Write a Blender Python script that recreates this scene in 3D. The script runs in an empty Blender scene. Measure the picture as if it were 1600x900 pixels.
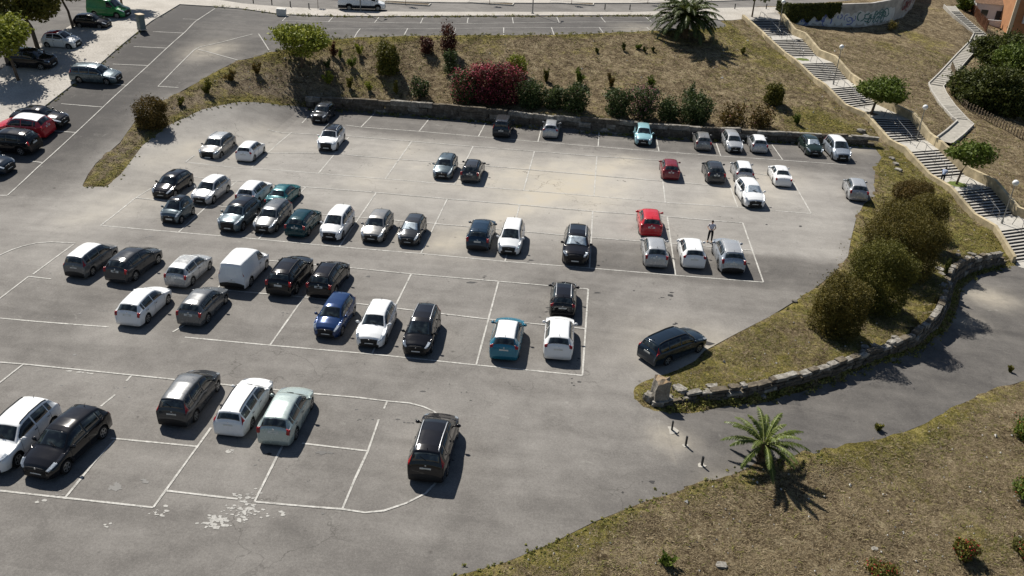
import bpy, bmesh, math, random
import numpy as np
from mathutils import Vector, Matrix, geometry
R = math.radians
random.seed(7)
rng = np.random.default_rng(7)
scene = bpy.context.scene
COL = scene.collection

# ------------------------------------------------------------------ objects
def tag(o, label=None, cat=None, group=None, kind=None):
    if label: o['label'] = label
    if cat: o['category'] = cat
    if group: o['group'] = group
    if kind: o['kind'] = kind
    return o

def empty(name, loc, rz=0.0, label=None, cat=None, group=None):
    o = bpy.data.objects.new(name, None)
    COL.objects.link(o)
    o.empty_display_size = 0.3
    o.location = loc
    o.rotation_euler = (0, 0, rz)
    return tag(o, label, cat, group)

def link(name, me, parent=None, mats=None):
    o = bpy.data.objects.new(name, me)
    COL.objects.link(o)
    if parent: o.parent = parent
    if mats:
        for m in (mats if isinstance(mats, (list, tuple)) else [mats]):
            me.materials.append(m)
    return o

def mesh_np(name, co, faces, smooth=False, matidx=None):
    """faces: (n,k) array of equal-size polygons, or list of tuples"""
    me = bpy.data.meshes.new(name)
    co = np.asarray(co, dtype=np.float32)
    if isinstance(faces, np.ndarray):
        n, k = faces.shape
        me.vertices.add(len(co)); me.vertices.foreach_set('co', co.ravel())
        me.loops.add(n * k); me.loops.foreach_set('vertex_index', faces.ravel().astype(np.int32))
        me.polygons.add(n)
        me.polygons.foreach_set('loop_start', np.arange(n, dtype=np.int32) * k)
        me.polygons.foreach_set('loop_total', np.full(n, k, dtype=np.int32))
    else:
        me.from_pydata([tuple(map(float, c)) for c in co], [], [tuple(int(i) for i in f) for f in faces])
    if smooth: me.polygons.foreach_set('use_smooth', np.ones(len(me.polygons), dtype=bool))
    if matidx is not None: me.polygons.foreach_set('material_index', np.asarray(matidx, dtype=np.int32))
    me.update(calc_edges=True)
    me.validate()
    return me

def fattr(me, name, vals):
    a = me.attributes.new(name, 'FLOAT', 'POINT')
    a.data.foreach_set('value', np.asarray(vals, dtype=np.float32))

class MB:
    """collects boxes, tubes and loose polygons; builds ONE mesh"""
    def __init__(s): s.v = []; s.f = []; s.m = []
    def add(s, vs, fs, mi=0):
        b = len(s.v); s.v += [tuple(v) for v in vs]
        s.f += [tuple(i + b for i in f) for f in fs]; s.m += [mi] * len(fs)
    def box(s, c, d, rz=0, mi=0, taper=1.0):
        x, y, z = d[0] / 2, d[1] / 2, d[2] / 2
        cs, sn = math.cos(rz), math.sin(rz); vs = []
        for sz in (-1, 1):
            k = taper if sz > 0 else 1.0
            for sx, sy in ((-1, -1), (1, -1), (1, 1), (-1, 1)):
                px, py = sx * x * k, sy * y * k
                vs.append((c[0] + px * cs - py * sn, c[1] + px * sn + py * cs, c[2] + sz * z))
        s.add(vs, [(3, 2, 1, 0), (4, 5, 6, 7), (0, 1, 5, 4), (1, 2, 6, 5), (2, 3, 7, 6), (3, 0, 4, 7)], mi)
    def tube(s, pts, r, n=6, mi=0, cap=True):
        pts = [Vector(p) for p in pts]
        rs = r if isinstance(r, (list, tuple)) else [r] * len(pts)
        rings = []
        for i, p in enumerate(pts):
            d = (pts[min(i + 1, len(pts) - 1)] - pts[max(i - 1, 0)])
            if d.length < 1e-6: d = Vector((0, 0, 1))
            d.normalize()
            a = Vector((0, 0, 1)) if abs(d.z) < .9 else Vector((1, 0, 0))
            u = d.cross(a).normalized(); w = d.cross(u).normalized()
            rings.append([p + (u * math.cos(t) + w * math.sin(t)) * rs[i] for t in [2 * math.pi * k / n for k in range(n)]])
        vs = [v for rg in rings for v in rg]; fs = []
        for i in range(len(rings) - 1):
            for k in range(n):
                a0 = i * n + k; b0 = i * n + (k + 1) % n
                fs.append((a0, b0, b0 + n, a0 + n))
        if cap:
            fs.append(tuple(range(n - 1, -1, -1))); e = (len(rings) - 1) * n; fs.append(tuple(range(e, e + n)))
        s.add(vs, fs, mi)
    def ball(s, c, r, nu=10, nv=7, mi=0, sc=(1, 1, 1)):
        vs = [(c[0], c[1], c[2] + r * sc[2])]
        for j in range(1, nv):
            a = math.pi * j / nv
            for i in range(nu):
                b = 2 * math.pi * i / nu
                vs.append((c[0] + r * sc[0] * math.sin(a) * math.cos(b), c[1] + r * sc[1] * math.sin(a) * math.sin(b), c[2] + r * sc[2] * math.cos(a)))
        vs.append((c[0], c[1], c[2] - r * sc[2])); fs = []
        for i in range(nu): fs.append((0, 1 + i, 1 + (i + 1) % nu))
        for j in range(nv - 2):
            for i in range(nu):
                a = 1 + j * nu + i; b = 1 + j * nu + (i + 1) % nu
                fs.append((a, a + nu, b + nu, b))
        l = len(vs) - 1; o = 1 + (nv - 2) * nu
        for i in range(nu): fs.append((l, o + (i + 1) % nu, o + i))
        s.add(vs, fs, mi)
    def build(s, name, mats, parent=None, smooth=False):
        me = mesh_np(name, s.v, s.f, smooth, s.m)
        return link(name, me, parent, mats)

# ------------------------------------------------------------------ camera
F = 1300.0; PITCH = R(28.054); ROLL = R(2.797); YAW = R(-5.029); CAMH = 21.717 * 1.18
_cy, _sy = math.cos(YAW), math.sin(YAW)
FW = np.array([_sy * math.cos(PITCH), _cy * math.cos(PITCH), -math.sin(PITCH)])
_right = np.array([_cy, -_sy, 0.0]); _up = np.cross(_right, FW)
RT = _right * math.cos(ROLL) + _up * math.sin(ROLL)
UP = -_right * math.sin(ROLL) + _up * math.cos(ROLL)
CP = np.array([0, 0, CAMH])
cam_d = bpy.data.cameras.new('camera'); cam = bpy.data.objects.new('camera', cam_d); COL.objects.link(cam)
cam_d.sensor_width = 36; cam_d.lens = F / 1600 * 36; cam_d.clip_start = 0.5; cam_d.clip_end = 4000
M = Matrix(((RT[0], UP[0], -FW[0], 0), (RT[1], UP[1], -FW[1], 0), (RT[2], UP[2], -FW[2], CAMH), (0, 0, 0, 1)))
cam.matrix_world = M
scene.camera = cam

def at(x, y, z=0.0):
    d = FW * F + RT * (x - 800) + UP * (450 - y)
    return CP + d * ((z - CAMH) / d[2])
def pr_np(P):
    d = P - CP; k = d @ FW
    return np.stack([800 + F * (d @ RT) / k, 450 - F * (d @ UP) / k], -1)

# ------------------------------------------------------------------ polylines of the site
ZTOP = 5.5
def slope_left(y): # height of the left road climbing away from the lot
    t = min(max((y - 55) / (97 - 55), 0), 1)
    return ZTOP * (t * t * (3 - 2 * t) * .35 + t * .65)
def at_left(px, py, dz=0):
    z = 2.0
    for _ in range(40):
        P = at(px, py, z + dz); z = .5 * z + .5 * slope_left(P[1])
    return np.array([P[0], P[1], z])
def P3(px, py, z=0.0): return at(px, py, z)
def line(pts): return [P3(*p) for p in pts]
def lleft(pts): return [at_left(*p) for p in pts]

emb_left_road = lleft([(135, 297), (129, 290), (138, 272), (150, 255), (170, 238), (188, 222), (212, 188), (252, 160), (312, 127), (347, 107), (372, 95)])
emb_top = lleft([(422, 82), (470, 73), (503, 63.5), (560, 58.5), (620, 57), (680, 55.5), (740, 55), (800, 55), (900, 53.5), (1010, 49), (1060, 46.5), (1105, 45), (1140, 42)])
up_far = [P3(x, y, ZTOP) for x, y in [(1140, 42), (1125, 33), (1100, 28), (1000, 25.5), (900, 26), (800, 26.3), (700, 26.5), (587, 27.2), (500, 26), (440, 23.5), (380, 15), (330, 11), (281, 8)]]
kerb_left = lleft([(281, 8), (253, 25), (222, 46), (190, 72), (155, 103), (117, 131), (67, 170), (30, 199), (-10, 232), (-80, 290), (-200, 385)])
emb_lot = line([(135, 297), (165, 297), (190, 281), (225, 246), (265, 222), (320, 201), (380, 186), (440, 178.5), (484, 170)])
wall_base = line([(484, 170), (560, 173), (640, 179.5), (700, 185), (770, 191), (850, 201), (950, 208), (1000, 212), (1050, 216), (1120, 219), (1200, 221), (1300, 225), (1352, 228)])
_wt = [(486, 153, 1.3), (560, 155, 1.4), (640, 160, 1.4), (700, 164, 1.4), (770, 171, 1.4), (850, 179, 1.4), (950, 187, 1.35), (1000, 192, 1.3), (1050, 196, 1.3), (1120, 200, 1.2), (1200, 205, 1.1), (1300, 211, 1.0), (1356, 214, 1.0)]
wall_top = line(_wt)
lot_right = line([(1352, 228), (1368, 233), (1378, 245), (1368, 262), (1366, 285), (1368, 305), (1350, 318), (1338, 340), (1330, 372), (1325, 400), (1300, 430), (1262, 458), (1200, 496), (1147, 523), (1101, 548), (1086, 564), (1050, 583), (1003, 600), (990, 611)])
ramp_in = line([(990, 611, 0), (991, 622, 0), (1005, 636, -.05), (1040, 645, -.15), (1080, 646, -.35), (1110, 641, -.5), (1200, 630, -.8), (1300, 600, -1.1), (1400, 564, -1.5), (1445, 545, -1.8), (1482, 514, -2.1), (1497, 480, -2.5), (1502, 452, -2.75), (1530, 428, -3.1), (1580, 416, -3.3), (1640, 412, -3.5)])
ramp_out = line([(690, 915, 0), (715, 900, 0), (790, 879, 0), (860, 850, 0), (930, 815, 0), (1000, 787, 0), (1070, 766, 0), (1130, 748, -.05), (1190, 722, -.25), (1290, 706, -.6), (1400, 680, -1.05), (1450, 660, -1.35), (1500, 632, -1.6), (1550, 610, -1.85), (1610, 592, -2.1), (1720, 560, -2.6)])
lot_near = line([(-200, 1250), (-900, 1250)])
# low boulder wall: foot beside the ramp and top beside the grass
low_foot = line([(1040, 634, -.1), (1090, 625, -.25), (1150, 620, -.32), (1200, 610, -.42), (1300, 584, -.6), (1380, 556, -.85), (1432, 536, -1.15), (1464, 509, -1.5), (1480, 480, -2.0), (1486, 455, -2.4), (1492, 440, -2.85), (1520, 424, -3.0), (1566, 413, -3.2)])
low_top = line([(1040, 626, .1), (1090, 610, .2), (1150, 605, .22), (1200, 595, .15), (1300, 569, .0), (1380, 541, -.2), (1428, 520, -.35), (1456, 497, -.5), (1470, 475, -.35), (1475, 452, -.6), (1479, 424, -1.0), (1510, 403, -1.7), (1560, 396, -2.1)])
# stairs
ZB = -3.3; NFL = 8; NST = 10
st_zs = []
for i in range(NFL):
    st_zs.append((ZTOP - (ZTOP - ZB) * i / NFL, ZTOP - (ZTOP - ZB) * (i + 1) / NFL))
st_L = [((1162, 30), (1193, 57.5)), ((1198, 63), (1227.5, 89.5)), ((1243, 100), (1272.5, 128.5)), ((1289, 139), (1321, 171)), ((1354, 185), (1390, 226)), ((1414, 238), (1452.5, 280.5)), ((1485, 300), (1522.5, 343)), ((1555, 362), (1585, 411))]
st_R = [((1220, 31), (1239, 55)), ((1255, 61.5), (1277, 88)), ((1302, 98), (1325, 124.5)), ((1340, 135), (1372, 164)), ((1423, 188), (1448, 219.5)), ((1467, 234), (1510, 275)), ((1549, 294), (1585, 337)), ((1628, 352), (1668, 400))]
stairL, stairR = [], []
for i in range(NFL):
    zt, zb = st_zs[i]
    stairL += [P3(*st_L[i][0], zt), P3(*st_L[i][1], zb)]
    stairR += [P3(*st_R[i][0], zt), P3(*st_R[i][1], zb)]
# regularise: project both sides onto smooth fits (straight flights of the same width)
def reg(A, B):
    A = np.array(A); B = np.array(B)
    C = (A + B) / 2; D = (B - A)[:, :2]
    W = np.linalg.norm(D, axis=1); Wm = np.median(W); dm = D.mean(0); dm /= np.linalg.norm(dm)
    return A, B, C, Wm, dm
_A, _B, stC, stW, stD = reg(stairL, stairR)
if __name__ == '__main__' and False: pass
print('stairs widths', [round(float(np.linalg.norm((b - a)[:2])), 2) for a, b in zip(stairL, stairR)])
print('stairs runs', [round(float(np.linalg.norm((stC[i + 1] - stC[i])[:2])), 2) for i in range(len(stC) - 1)], stD)
# side path to the right of the stairs
path_c = line([(1483, 10, 5.3), (1490, 18, 4.9), (1500, 28, 4.3), (1515, 41, 3.5), (1531, 54, 2.8), (1524, 68, 2.4), (1503, 90, 1.9), (1478, 118, 1.3), (1462, 134, .95), (1467, 146, .85), (1480, 165, .6), (1500, 187, .25), (1508, 193, .15), (1492, 208, .05), (1474, 222, .02)])
# curved retaining wall
gw_foot = line([(1213, 22, 5.0), (1232, 39, 4.1), (1265, 41, 4.0), (1300, 42.5, 3.95), (1355, 42.5, 4.0), (1390, 36, 4.2), (1412, 26, 4.5), (1424, 14, 4.8), (1431, 0, 5.1), (1434, -12, 5.3), (1434, -30, 5.6)])
# ------------------------------------------------------------------ terrain heights (membrane through the site lines)
X0, X1, Y0, Y1, DG = -105.0, 87.0, 8.0, 182.0, 0.6
NX = int((X1 - X0) / DG) + 1; NY = int((Y1 - Y0) / DG) + 1
GX = X0 + DG * np.arange(NX); GY = Y0 + DG * np.arange(NY)
MX, MY = np.meshgrid(GX, GY, indexing='ij')

def inpoly(px, py, poly):
    res = np.zeros(px.shape, bool); n = len(poly); j = n - 1
    for i in range(n):
        xi, yi = poly[i][0], poly[i][1]; xj, yj = poly[j][0], poly[j][1]
        c = ((yi > py) != (yj > py)) & (px < (xj - xi) * (py - yi) / ((yj - yi) + 1e-12) + xi)
        res ^= c; j = i
    return res
def dist_line(px, py, pl, closed=False):
    d = np.full(px.shape, 1e9)
    pts = list(pl) + ([pl[0]] if closed else [])
    for a, b in zip(pts[:-1], pts[1:]):
        ax, ay, bx, by = a[0], a[1], b[0], b[1]
        L2 = (bx - ax) ** 2 + (by - ay) ** 2 + 1e-9
        t = np.clip(((px - ax) * (bx - ax) + (py - ay) * (by - ay)) / L2, 0, 1)
        d = np.minimum(d, (px - ax - t * (bx - ax)) ** 2 + (py - ay - t * (by - ay)) ** 2)
    return np.sqrt(d)

A0 = emb_lot[0]
poly_lot = emb_lot + wall_base[1:] + lot_right[1:] + ramp_in[1:4] + [P3(1050, 700, 0), P3(1070, 766, 0)] + ramp_out[:6][::-1] + lot_near + [np.array([-200., 20, 0]), np.array([-110., 45, 0]), at_left(-200, 385), at_left(-80, 330)]
poly_access = emb_left_road[:1] + [at_left(60, 330), at_left(-100, 345), at_left(-200, 385)] + kerb_left[::-1] + up_far[::-1][1:] + emb_top[::-1] + emb_left_road[::-1][:-1]
poly_ramp = ramp_in[2:] + ramp_out[::-1][:-7] + [P3(1060, 762, 0), P3(1030, 700, 0)]

hf = np.full((NX, NY), np.nan)
fix = np.zeros((NX, NY), bool)
def burn(pl, dz=0.0):
    for a, b in zip(pl[:-1], pl[1:]):
        n = max(2, int(np.linalg.norm((b - a)[:2]) / (DG * .5)))
        for t in np.linspace(0, 1, n + 1):
            p = a + (b - a) * t
            i = int(round((p[0] - X0) / DG)); j = int(round((p[1] - Y0) / DG))
            if 0 <= i < NX and 0 <= j < NY: hf[i, j] = p[2] + dz; fix[i, j] = True
# fixed lines (later lines win)
burn(line([(1020, 950, -.1), (1300, 905, -1.0), (1600, 900, -2.0), (1900, 900, -2.6)]))
burn(line([(1130, 820, -.2), (1250, 790, -.75), (1450, 740, -1.5), (1600, 700, -2.1)]))

burn(path_c); burn(gw_foot[1:])
burn(line([(1510, 160, .2), (1560, 190, -.3), (1610, 216, -.8), (1700, 260, -1.5)]))
burn(line([(1640, 120, -1.0), (1700, 200, -1.5)]))
burn(line([(1545, 45, 1.2), (1580, 62, .6), (1640, 90, -.2)]))
burn(line([(1520, 12, 1.5), (1560, 0, 1.5), (1650, 10, .5)]))
burn(stairL); burn(stairR)
burn(emb_left_road); burn(emb_top); burn(up_far); burn(kerb_left)
burn(wall_top); burn(low_top)
burn(ramp_out); burn(ramp_in); burn(low_foot); burn(wall_base)
lotmask = inpoly(MX, MY, [p for p in poly_lot])
m = lotmask & (MY < 130) & (dist_line(MX, MY, ramp_in[3:]) > 1.0)
_pb = 57.0
leftramp = (MX < -30) & (MY > 54)
m &= ~leftramp
hf[m] = 0.0; fix[m] = True
# everything beyond the frame at the top and the far left is flat
pv_top = [P3(1213, 10, ZTOP), P3(1205, 22, ZTOP)]
acc = inpoly(MX, MY, poly_access)
lf = (MX < -38) & (~acc) & (inpoly(MX, MY, kerb_left + [np.array([-300., 30, 0]), np.array([-300., 400, 0]), np.array([-60., 400, 0])]))
sl = np.vectorize(slope_left)(MY)
hf[lf] = sl[lf]; fix[lf] = True
hf[acc] = sl[acc]; fix[acc] = True
street_zone = inpoly(MX, MY, up_far + [np.array([-80., 400, 0]), np.array([200., 400, 0]), np.array([P3(1500, -20, ZTOP)[0] , 200, 0])] + [P3(1440, -28, ZTOP), P3(1432, -12, ZTOP), P3(1428, 0, ZTOP)][::1] + [P3(1421, 6, ZTOP), P3(1405, 10, ZTOP), P3(1388, 14, ZTOP), P3(1355, 17, ZTOP), P3(1300, 17, ZTOP), P3(1262, 18, ZTOP), P3(1238, 16, ZTOP), P3(1218, 18, ZTOP), P3(1215, 25, ZTOP), P3(1165, 25, ZTOP), P3(1145, 38, ZTOP)])
hf[street_zone] = ZTOP; fix[street_zone] = True
hf[:, 0][~fix[:, 0]] = np.where(GX[~fix[:, 0]] > 0, -.3, 0.0); fix[:, 0] = True
rb = ~fix[-1, :]; hf[-1, rb] = -2.5; fix[-1, :] = True

def relax(h, fx, it):
    for _ in range(it):
        a = np.pad(h, 1, mode='edge')
        n = .25 * (a[:-2, 1:-1] + a[2:, 1:-1] + a[1:-1, :-2] + a[1:-1, 2:])
        h = np.where(fx, h, h + 1.0 * (n - h))
    return h
# coarse to fine
def solve(h, fx, level):
    if min(h.shape) > 24 and level < 5:
        nx, ny = (h.shape[0] + 1) // 2, (h.shape[1] + 1) // 2
        hp = np.full((nx * 2, ny * 2), np.nan); hp[:h.shape[0], :h.shape[1]] = np.where(fx, h, np.nan)
        blk = hp.reshape(nx, 2, ny, 2).transpose(0, 2, 1, 3).reshape(nx, ny, 4)
        cnt = (~np.isnan(blk)).sum(-1); s = np.nansum(blk, -1)
        ch = np.where(cnt > 0, s / np.maximum(cnt, 1), np.nan)
        c = solve(ch, cnt > 0, level + 1)
        up = np.repeat(np.repeat(c, 2, 0), 2, 1)[:h.shape[0], :h.shape[1]]
    else:
        up = np.full(h.shape, np.nanmean(h))
    h = np.where(fx, np.nan_to_num(h), up)
    return relax(h, fx, 60 if level == 0 else 150)
HF = solve(hf, fix, 0)
def H(x, y):
    x = np.asarray(x, float); y = np.asarray(y, float)
    u = np.clip((x - X0) / DG, 0, NX - 1.001); v = np.clip((y - Y0) / DG, 0, NY - 1.001)
    i = u.astype(int); j = v.astype(int); a = u - i; b = v - j
    return HF[i, j] * (1 - a) * (1 - b) + HF[i + 1, j] * a * (1 - b) + HF[i, j + 1] * (1 - a) * b + HF[i + 1, j + 1] * a * b
def gp(px, py, dz=0.0):
    """where the sight line through a pixel meets the terrain"""
    d = FW * F + RT * (px - 800) + UP * (450 - py); d = d / np.linalg.norm(d)
    t = np.arange(12, 400, .1); P = CP + d * t[:, None]
    below = P[:, 2] <= H(P[:, 0], P[:, 1]) + dz
    k = int(np.argmax(below)) if below.any() else len(t) - 1
    return np.array([P[k, 0], P[k, 1], float(H(P[k, 0], P[k, 1]))])
def hz(x, y): return float(H(x, y))

# ------------------------------------------------------------------ material helpers
def nmat(name, rough=.9, spec=.3):
    m = bpy.data.materials.new(name); m.use_nodes = True
    nt = m.node_tree; b = nt.nodes['Principled BSDF']
    b.inputs['Roughness'].default_value = rough; b.inputs['Specular IOR Level'].default_value = spec
    return m, nt, b
class NG:
    def __init__(s, nt): s.nt = nt; s.co = None
    def n(s, t, **kw):
        o = s.nt.nodes.new(t)
        for k, v in kw.items(): setattr(o, k, v)
        return o
    def coord(s):
        if s.co is None:
            g = s.n('ShaderNodeNewGeometry'); s.co = g.outputs['Position']
        return s.co
    def noise(s, scale, detail=4, rough=.55, dist=0.0, vec=None, out='Fac'):
        o = s.n('ShaderNodeTexNoise'); o.inputs['Scale'].default_value = scale
        o.inputs['Detail'].default_value = detail; o.inputs['Roughness'].default_value = rough
        o.inputs['Distortion'].default_value = dist
        s.nt.links.new(vec or s.coord(), o.inputs['Vector']); return o.outputs[out]
    def ramp(s, fac, stops, interp='LINEAR'):
        o = s.n('ShaderNodeValToRGB'); cr = o.color_ramp; cr.interpolation = interp
        while len(cr.elements) > 1: cr.elements.remove(cr.elements[-1])
        cr.elements[0].position = stops[0][0]; c = stops[0][1]
        cr.elements[0].color = tuple(c) + (1,) if len(c) == 3 else c
        for p, c in stops[1:]:
            e = cr.elements.new(p); e.color = tuple(c) + (1,)
        s.nt.links.new(fac, o.inputs['Fac']); return o.outputs['Color']
    def mix(s, fac, a, b, mode='MIX'):
        o = s.n('ShaderNodeMix'); o.data_type = 'RGBA'; o.blend_type = mode
        for k, v in ((0, fac), (6, a), (7, b)):
            if hasattr(v, 'is_linked') or isinstance(v, bpy.types.NodeSocket): s.nt.links.new(v, o.inputs[k])
            elif k == 0: o.inputs[k].default_value = v
            else: o.inputs[k].default_value = tuple(v) + (1,)
        return o.outputs[2]
    def math(s, op, a, b=0.0, clamp=False):
        o = s.n('ShaderNodeMath'); o.operation = op; o.use_clamp = clamp
        for k, v in ((0, a), (1, b)):
            if isinstance(v, bpy.types.NodeSocket): s.nt.links.new(v, o.inputs[k])
            else: o.inputs[k].default_value = v
        return o.outputs[0]
    def mrange(s, v, a, b, c=0.0, d=1.0):
        o = s.n('ShaderNodeMapRange'); s.nt.links.new(v, o.inputs[0])
        for i, q in enumerate((a, b, c, d)): o.inputs[i + 1].default_value = q
        return o.outputs[0]
    def attr(s, name):
        o = s.n('ShaderNodeAttribute'); o.attribute_name = name; return o.outputs['Fac']
    def bump(s, h, strength=.3, dist=.05, bsdf=None):
        o = s.n('ShaderNodeBump'); o.inputs['Strength'].default_value = strength; o.inputs['Distance'].default_value = dist
        s.nt.links.new(h, o.inputs['Height'])
        if bsdf: s.nt.links.new(o.outputs[0], bsdf.inputs['Normal'])
    def col(s, c, bsdf): s.nt.links.new(c, bsdf.inputs['Base Color'])

def simple(name, c, rough=.8, spec=.3, metal=0.0, var=.12, scale=6.0, bump=0.0):
    m, nt, b = nmat(name, rough, spec); g = NG(nt); b.inputs['Metallic'].default_value = metal
    n = g.noise(scale, 5, .6)
    lo = [max(0, x * (1 - var)) for x in c]; hi = [min(1, x * (1 + var)) for x in c]
    g.col(g.ramp(n, [(.3, lo), (.7, hi)]), b)
    if bump: g.bump(g.noise(scale * 4, 4), bump, .03, b)
    return m

# asphalt: 'tone' (0 dark sealed asphalt .. 1 pale dusty), 'warm' (sandy dust)
def make_asphalt():
    m, nt, b = nmat('asphalt', .92, .25); g = NG(nt)
    tone = g.attr('tone'); warm = g.attr('warm')
    big = g.noise(.12, 5, .6, .8); mid = g.noise(.7, 6, .65, .4); fine = g.noise(28, 3, .7); grit = g.noise(9, 5, .75)
    mp = g.n('ShaderNodeMapping'); mp.inputs['Scale'].default_value = (.05, .6, 1); mp.inputs['Rotation'].default_value = (0, 0, .12)
    nt.links.new(g.coord(), mp.inputs['Vector'])
    streak = g.noise(1.0, 5, .6, .6, mp.outputs[0])
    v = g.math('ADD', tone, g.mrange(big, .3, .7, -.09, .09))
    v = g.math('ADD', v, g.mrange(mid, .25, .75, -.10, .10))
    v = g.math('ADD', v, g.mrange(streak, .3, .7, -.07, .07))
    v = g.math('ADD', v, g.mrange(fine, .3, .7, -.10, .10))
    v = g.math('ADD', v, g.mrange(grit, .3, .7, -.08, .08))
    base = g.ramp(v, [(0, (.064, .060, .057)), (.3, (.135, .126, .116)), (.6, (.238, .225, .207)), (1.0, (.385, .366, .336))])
    wf = g.math('MULTIPLY', warm, g.mrange(mid, .3, .7, .4, 1.0), True)
    c = g.mix(wf, base, (.42, .375, .295))
    # dark drips and tyre marks
    sp = g.noise(1.7, 2, .5); sp2 = g.mrange(sp, .72, .80, 0, .6)
    c = g.mix(sp2, c, (.05, .046, .042))
    pal = g.noise(.9, 3, .6, 1.5); c = g.mix(g.mrange(pal, .66, .80, 0, .35), c, (.33, .32, .29))
    # hairline cracks
    vo = g.n('ShaderNodeTexVoronoi'); vo.feature = 'DISTANCE_TO_EDGE'; vo.inputs['Scale'].default_value = .22
    wv = g.n('ShaderNodeVectorMath'); wv.operation = 'ADD'
    nz = g.n('ShaderNodeTexNoise'); nz.inputs['Scale'].default_value = .8; nz.inputs['Detail'].default_value = 5; nt.links.new(g.coord(), nz.inputs['Vector'])
    sc = g.n('ShaderNodeVectorMath'); sc.operation = 'SCALE'; sc.inputs['Scale'].default_value = 3.0
    nt.links.new(nz.outputs['Color'], sc.inputs[0]); nt.links.new(g.coord(), wv.inputs[0]); nt.links.new(sc.outputs[0], wv.inputs[1])
    nt.links.new(wv.outputs[0], vo.inputs['Vector'])
    cr = g.math('LESS_THAN', vo.outputs['Distance'], .007)
    cr = g.math('MULTIPLY', cr, g.mrange(g.noise(.1, 3), .52, .62, 0, .5))
    c = g.mix(cr, c, (.06, .056, .05))
    g.col(c, b); g.bump(fine, .25, .012, b)
    return m
M_asph = make_asphalt()

def make_ground():
    m, nt, b = nmat('dry_grass', 1.0, .1); g = NG(nt)
    green = g.attr('green'); pale = g.attr('pale')
    n1 = g.noise(.18, 5, .6, .6); n2 = g.noise(1.3, 6, .7, .3); n3 = g.noise(10.0, 6, .75); n4 = g.noise(42, 3, .7)
    n5 = g.noise(4.2, 5, .8, .2)
    v = g.math('ADD', g.mrange(n2, .3, .7, -.05, .45), g.mrange(n3, .35, .65, -.22, .5))
    v = g.math('ADD', v, g.mrange(n5, .36, .64, -.22, .3))
    pt = g.noise(.55, 5, .7, 1.2); pt2 = g.noise(1.9, 4, .65, .8)
    v = g.math('ADD', v, g.mrange(pt, .38, .62, -.20, .20)); v = g.math('ADD', v, g.mrange(pt2, .38, .62, -.12, .10))
    brown = g.ramp(v, [(0, (.075, .054, .031)), (.35, (.235, .178, .105)), (.65, (.40, .32, .195)), (1, (.56, .47, .30))])
    grn = g.ramp(v, [(0, (.068, .062, .014)), (.4, (.22, .192, .045)), (.75, (.38, .32, .085)), (1, (.50, .42, .15))])
    sand = g.ramp(v, [(0, (.12, .095, .07)), (.5, (.27, .22, .165)), (1, (.40, .34, .265))])
    gf = g.math('ADD', green, g.mrange(n1, .35, .65, -.30, .30))
    gf = g.math('ADD', gf, g.mrange(n2, .3, .7, -.35, .35), True)
    gf = g.mrange(gf, .35, .85, 0, .9)
    pf = g.math('ADD', pale, g.mrange(n2, .3, .7, -.4, .25), True)
    c = g.mix(pf, brown, sand); c = g.mix(gf, c, grn)
    c = g.mix(g.mrange(n4, .35, .65, 0, .45), c, (.045, .032, .018))
    vs = g.n('ShaderNodeTexVoronoi'); vs.inputs['Scale'].default_value = 2.1; nt.links.new(g.coord(), vs.inputs['Vector'])
    c = g.mix(g.math('MULTIPLY', g.math('LESS_THAN', vs.outputs['Distance'], .075), g.math('GREATER_THAN', n1, .5)), c, (.45, .42, .37))
    g.col(c, b)
    hh = g.math('ADD', g.math('MULTIPLY', n3, .7), g.math('MULTIPLY', n4, .4))
    g.bump(hh, 1.0, .22, b)
    return m
M_ground = make_ground()

def make_paving():
    m, nt, b = nmat('stone_paving', .9, .25); g = NG(nt)
    vo = g.n('ShaderNodeTexVoronoi'); vo.inputs['Scale'].default_value = 8.0; nt.links.new(g.coord(), vo.inputs['Vector'])
    n1 = g.noise(.4, 5, .6); n2 = g.noise(5, 4, .7)
    v = g.math('ADD', g.math('MULTIPLY', n1, .6), g.math('MULTIPLY', n2, .4))
    c = g.ramp(v, [(.3, (.32, .295, .26)), (.55, (.47, .44, .395)), (.75, (.56, .53, .48))])
    c = g.mix(g.mrange(vo.outputs['Distance'], .35, .6, 0, .45), c, (.24, .22, .19))
    g.col(c, b); return m
M_pave = make_paving()
M_conc = simple('concrete', (.42, .40, .36), .9, .2, var=.18, scale=2.5, bump=.2)
M_kerb = simple('kerb_stone', (.40, .38, .34), .9, .2, var=.25, scale=3)
M_white = simple('white_paint', (.62, .61, .57), .8, .3, var=.15, scale=5)

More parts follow.
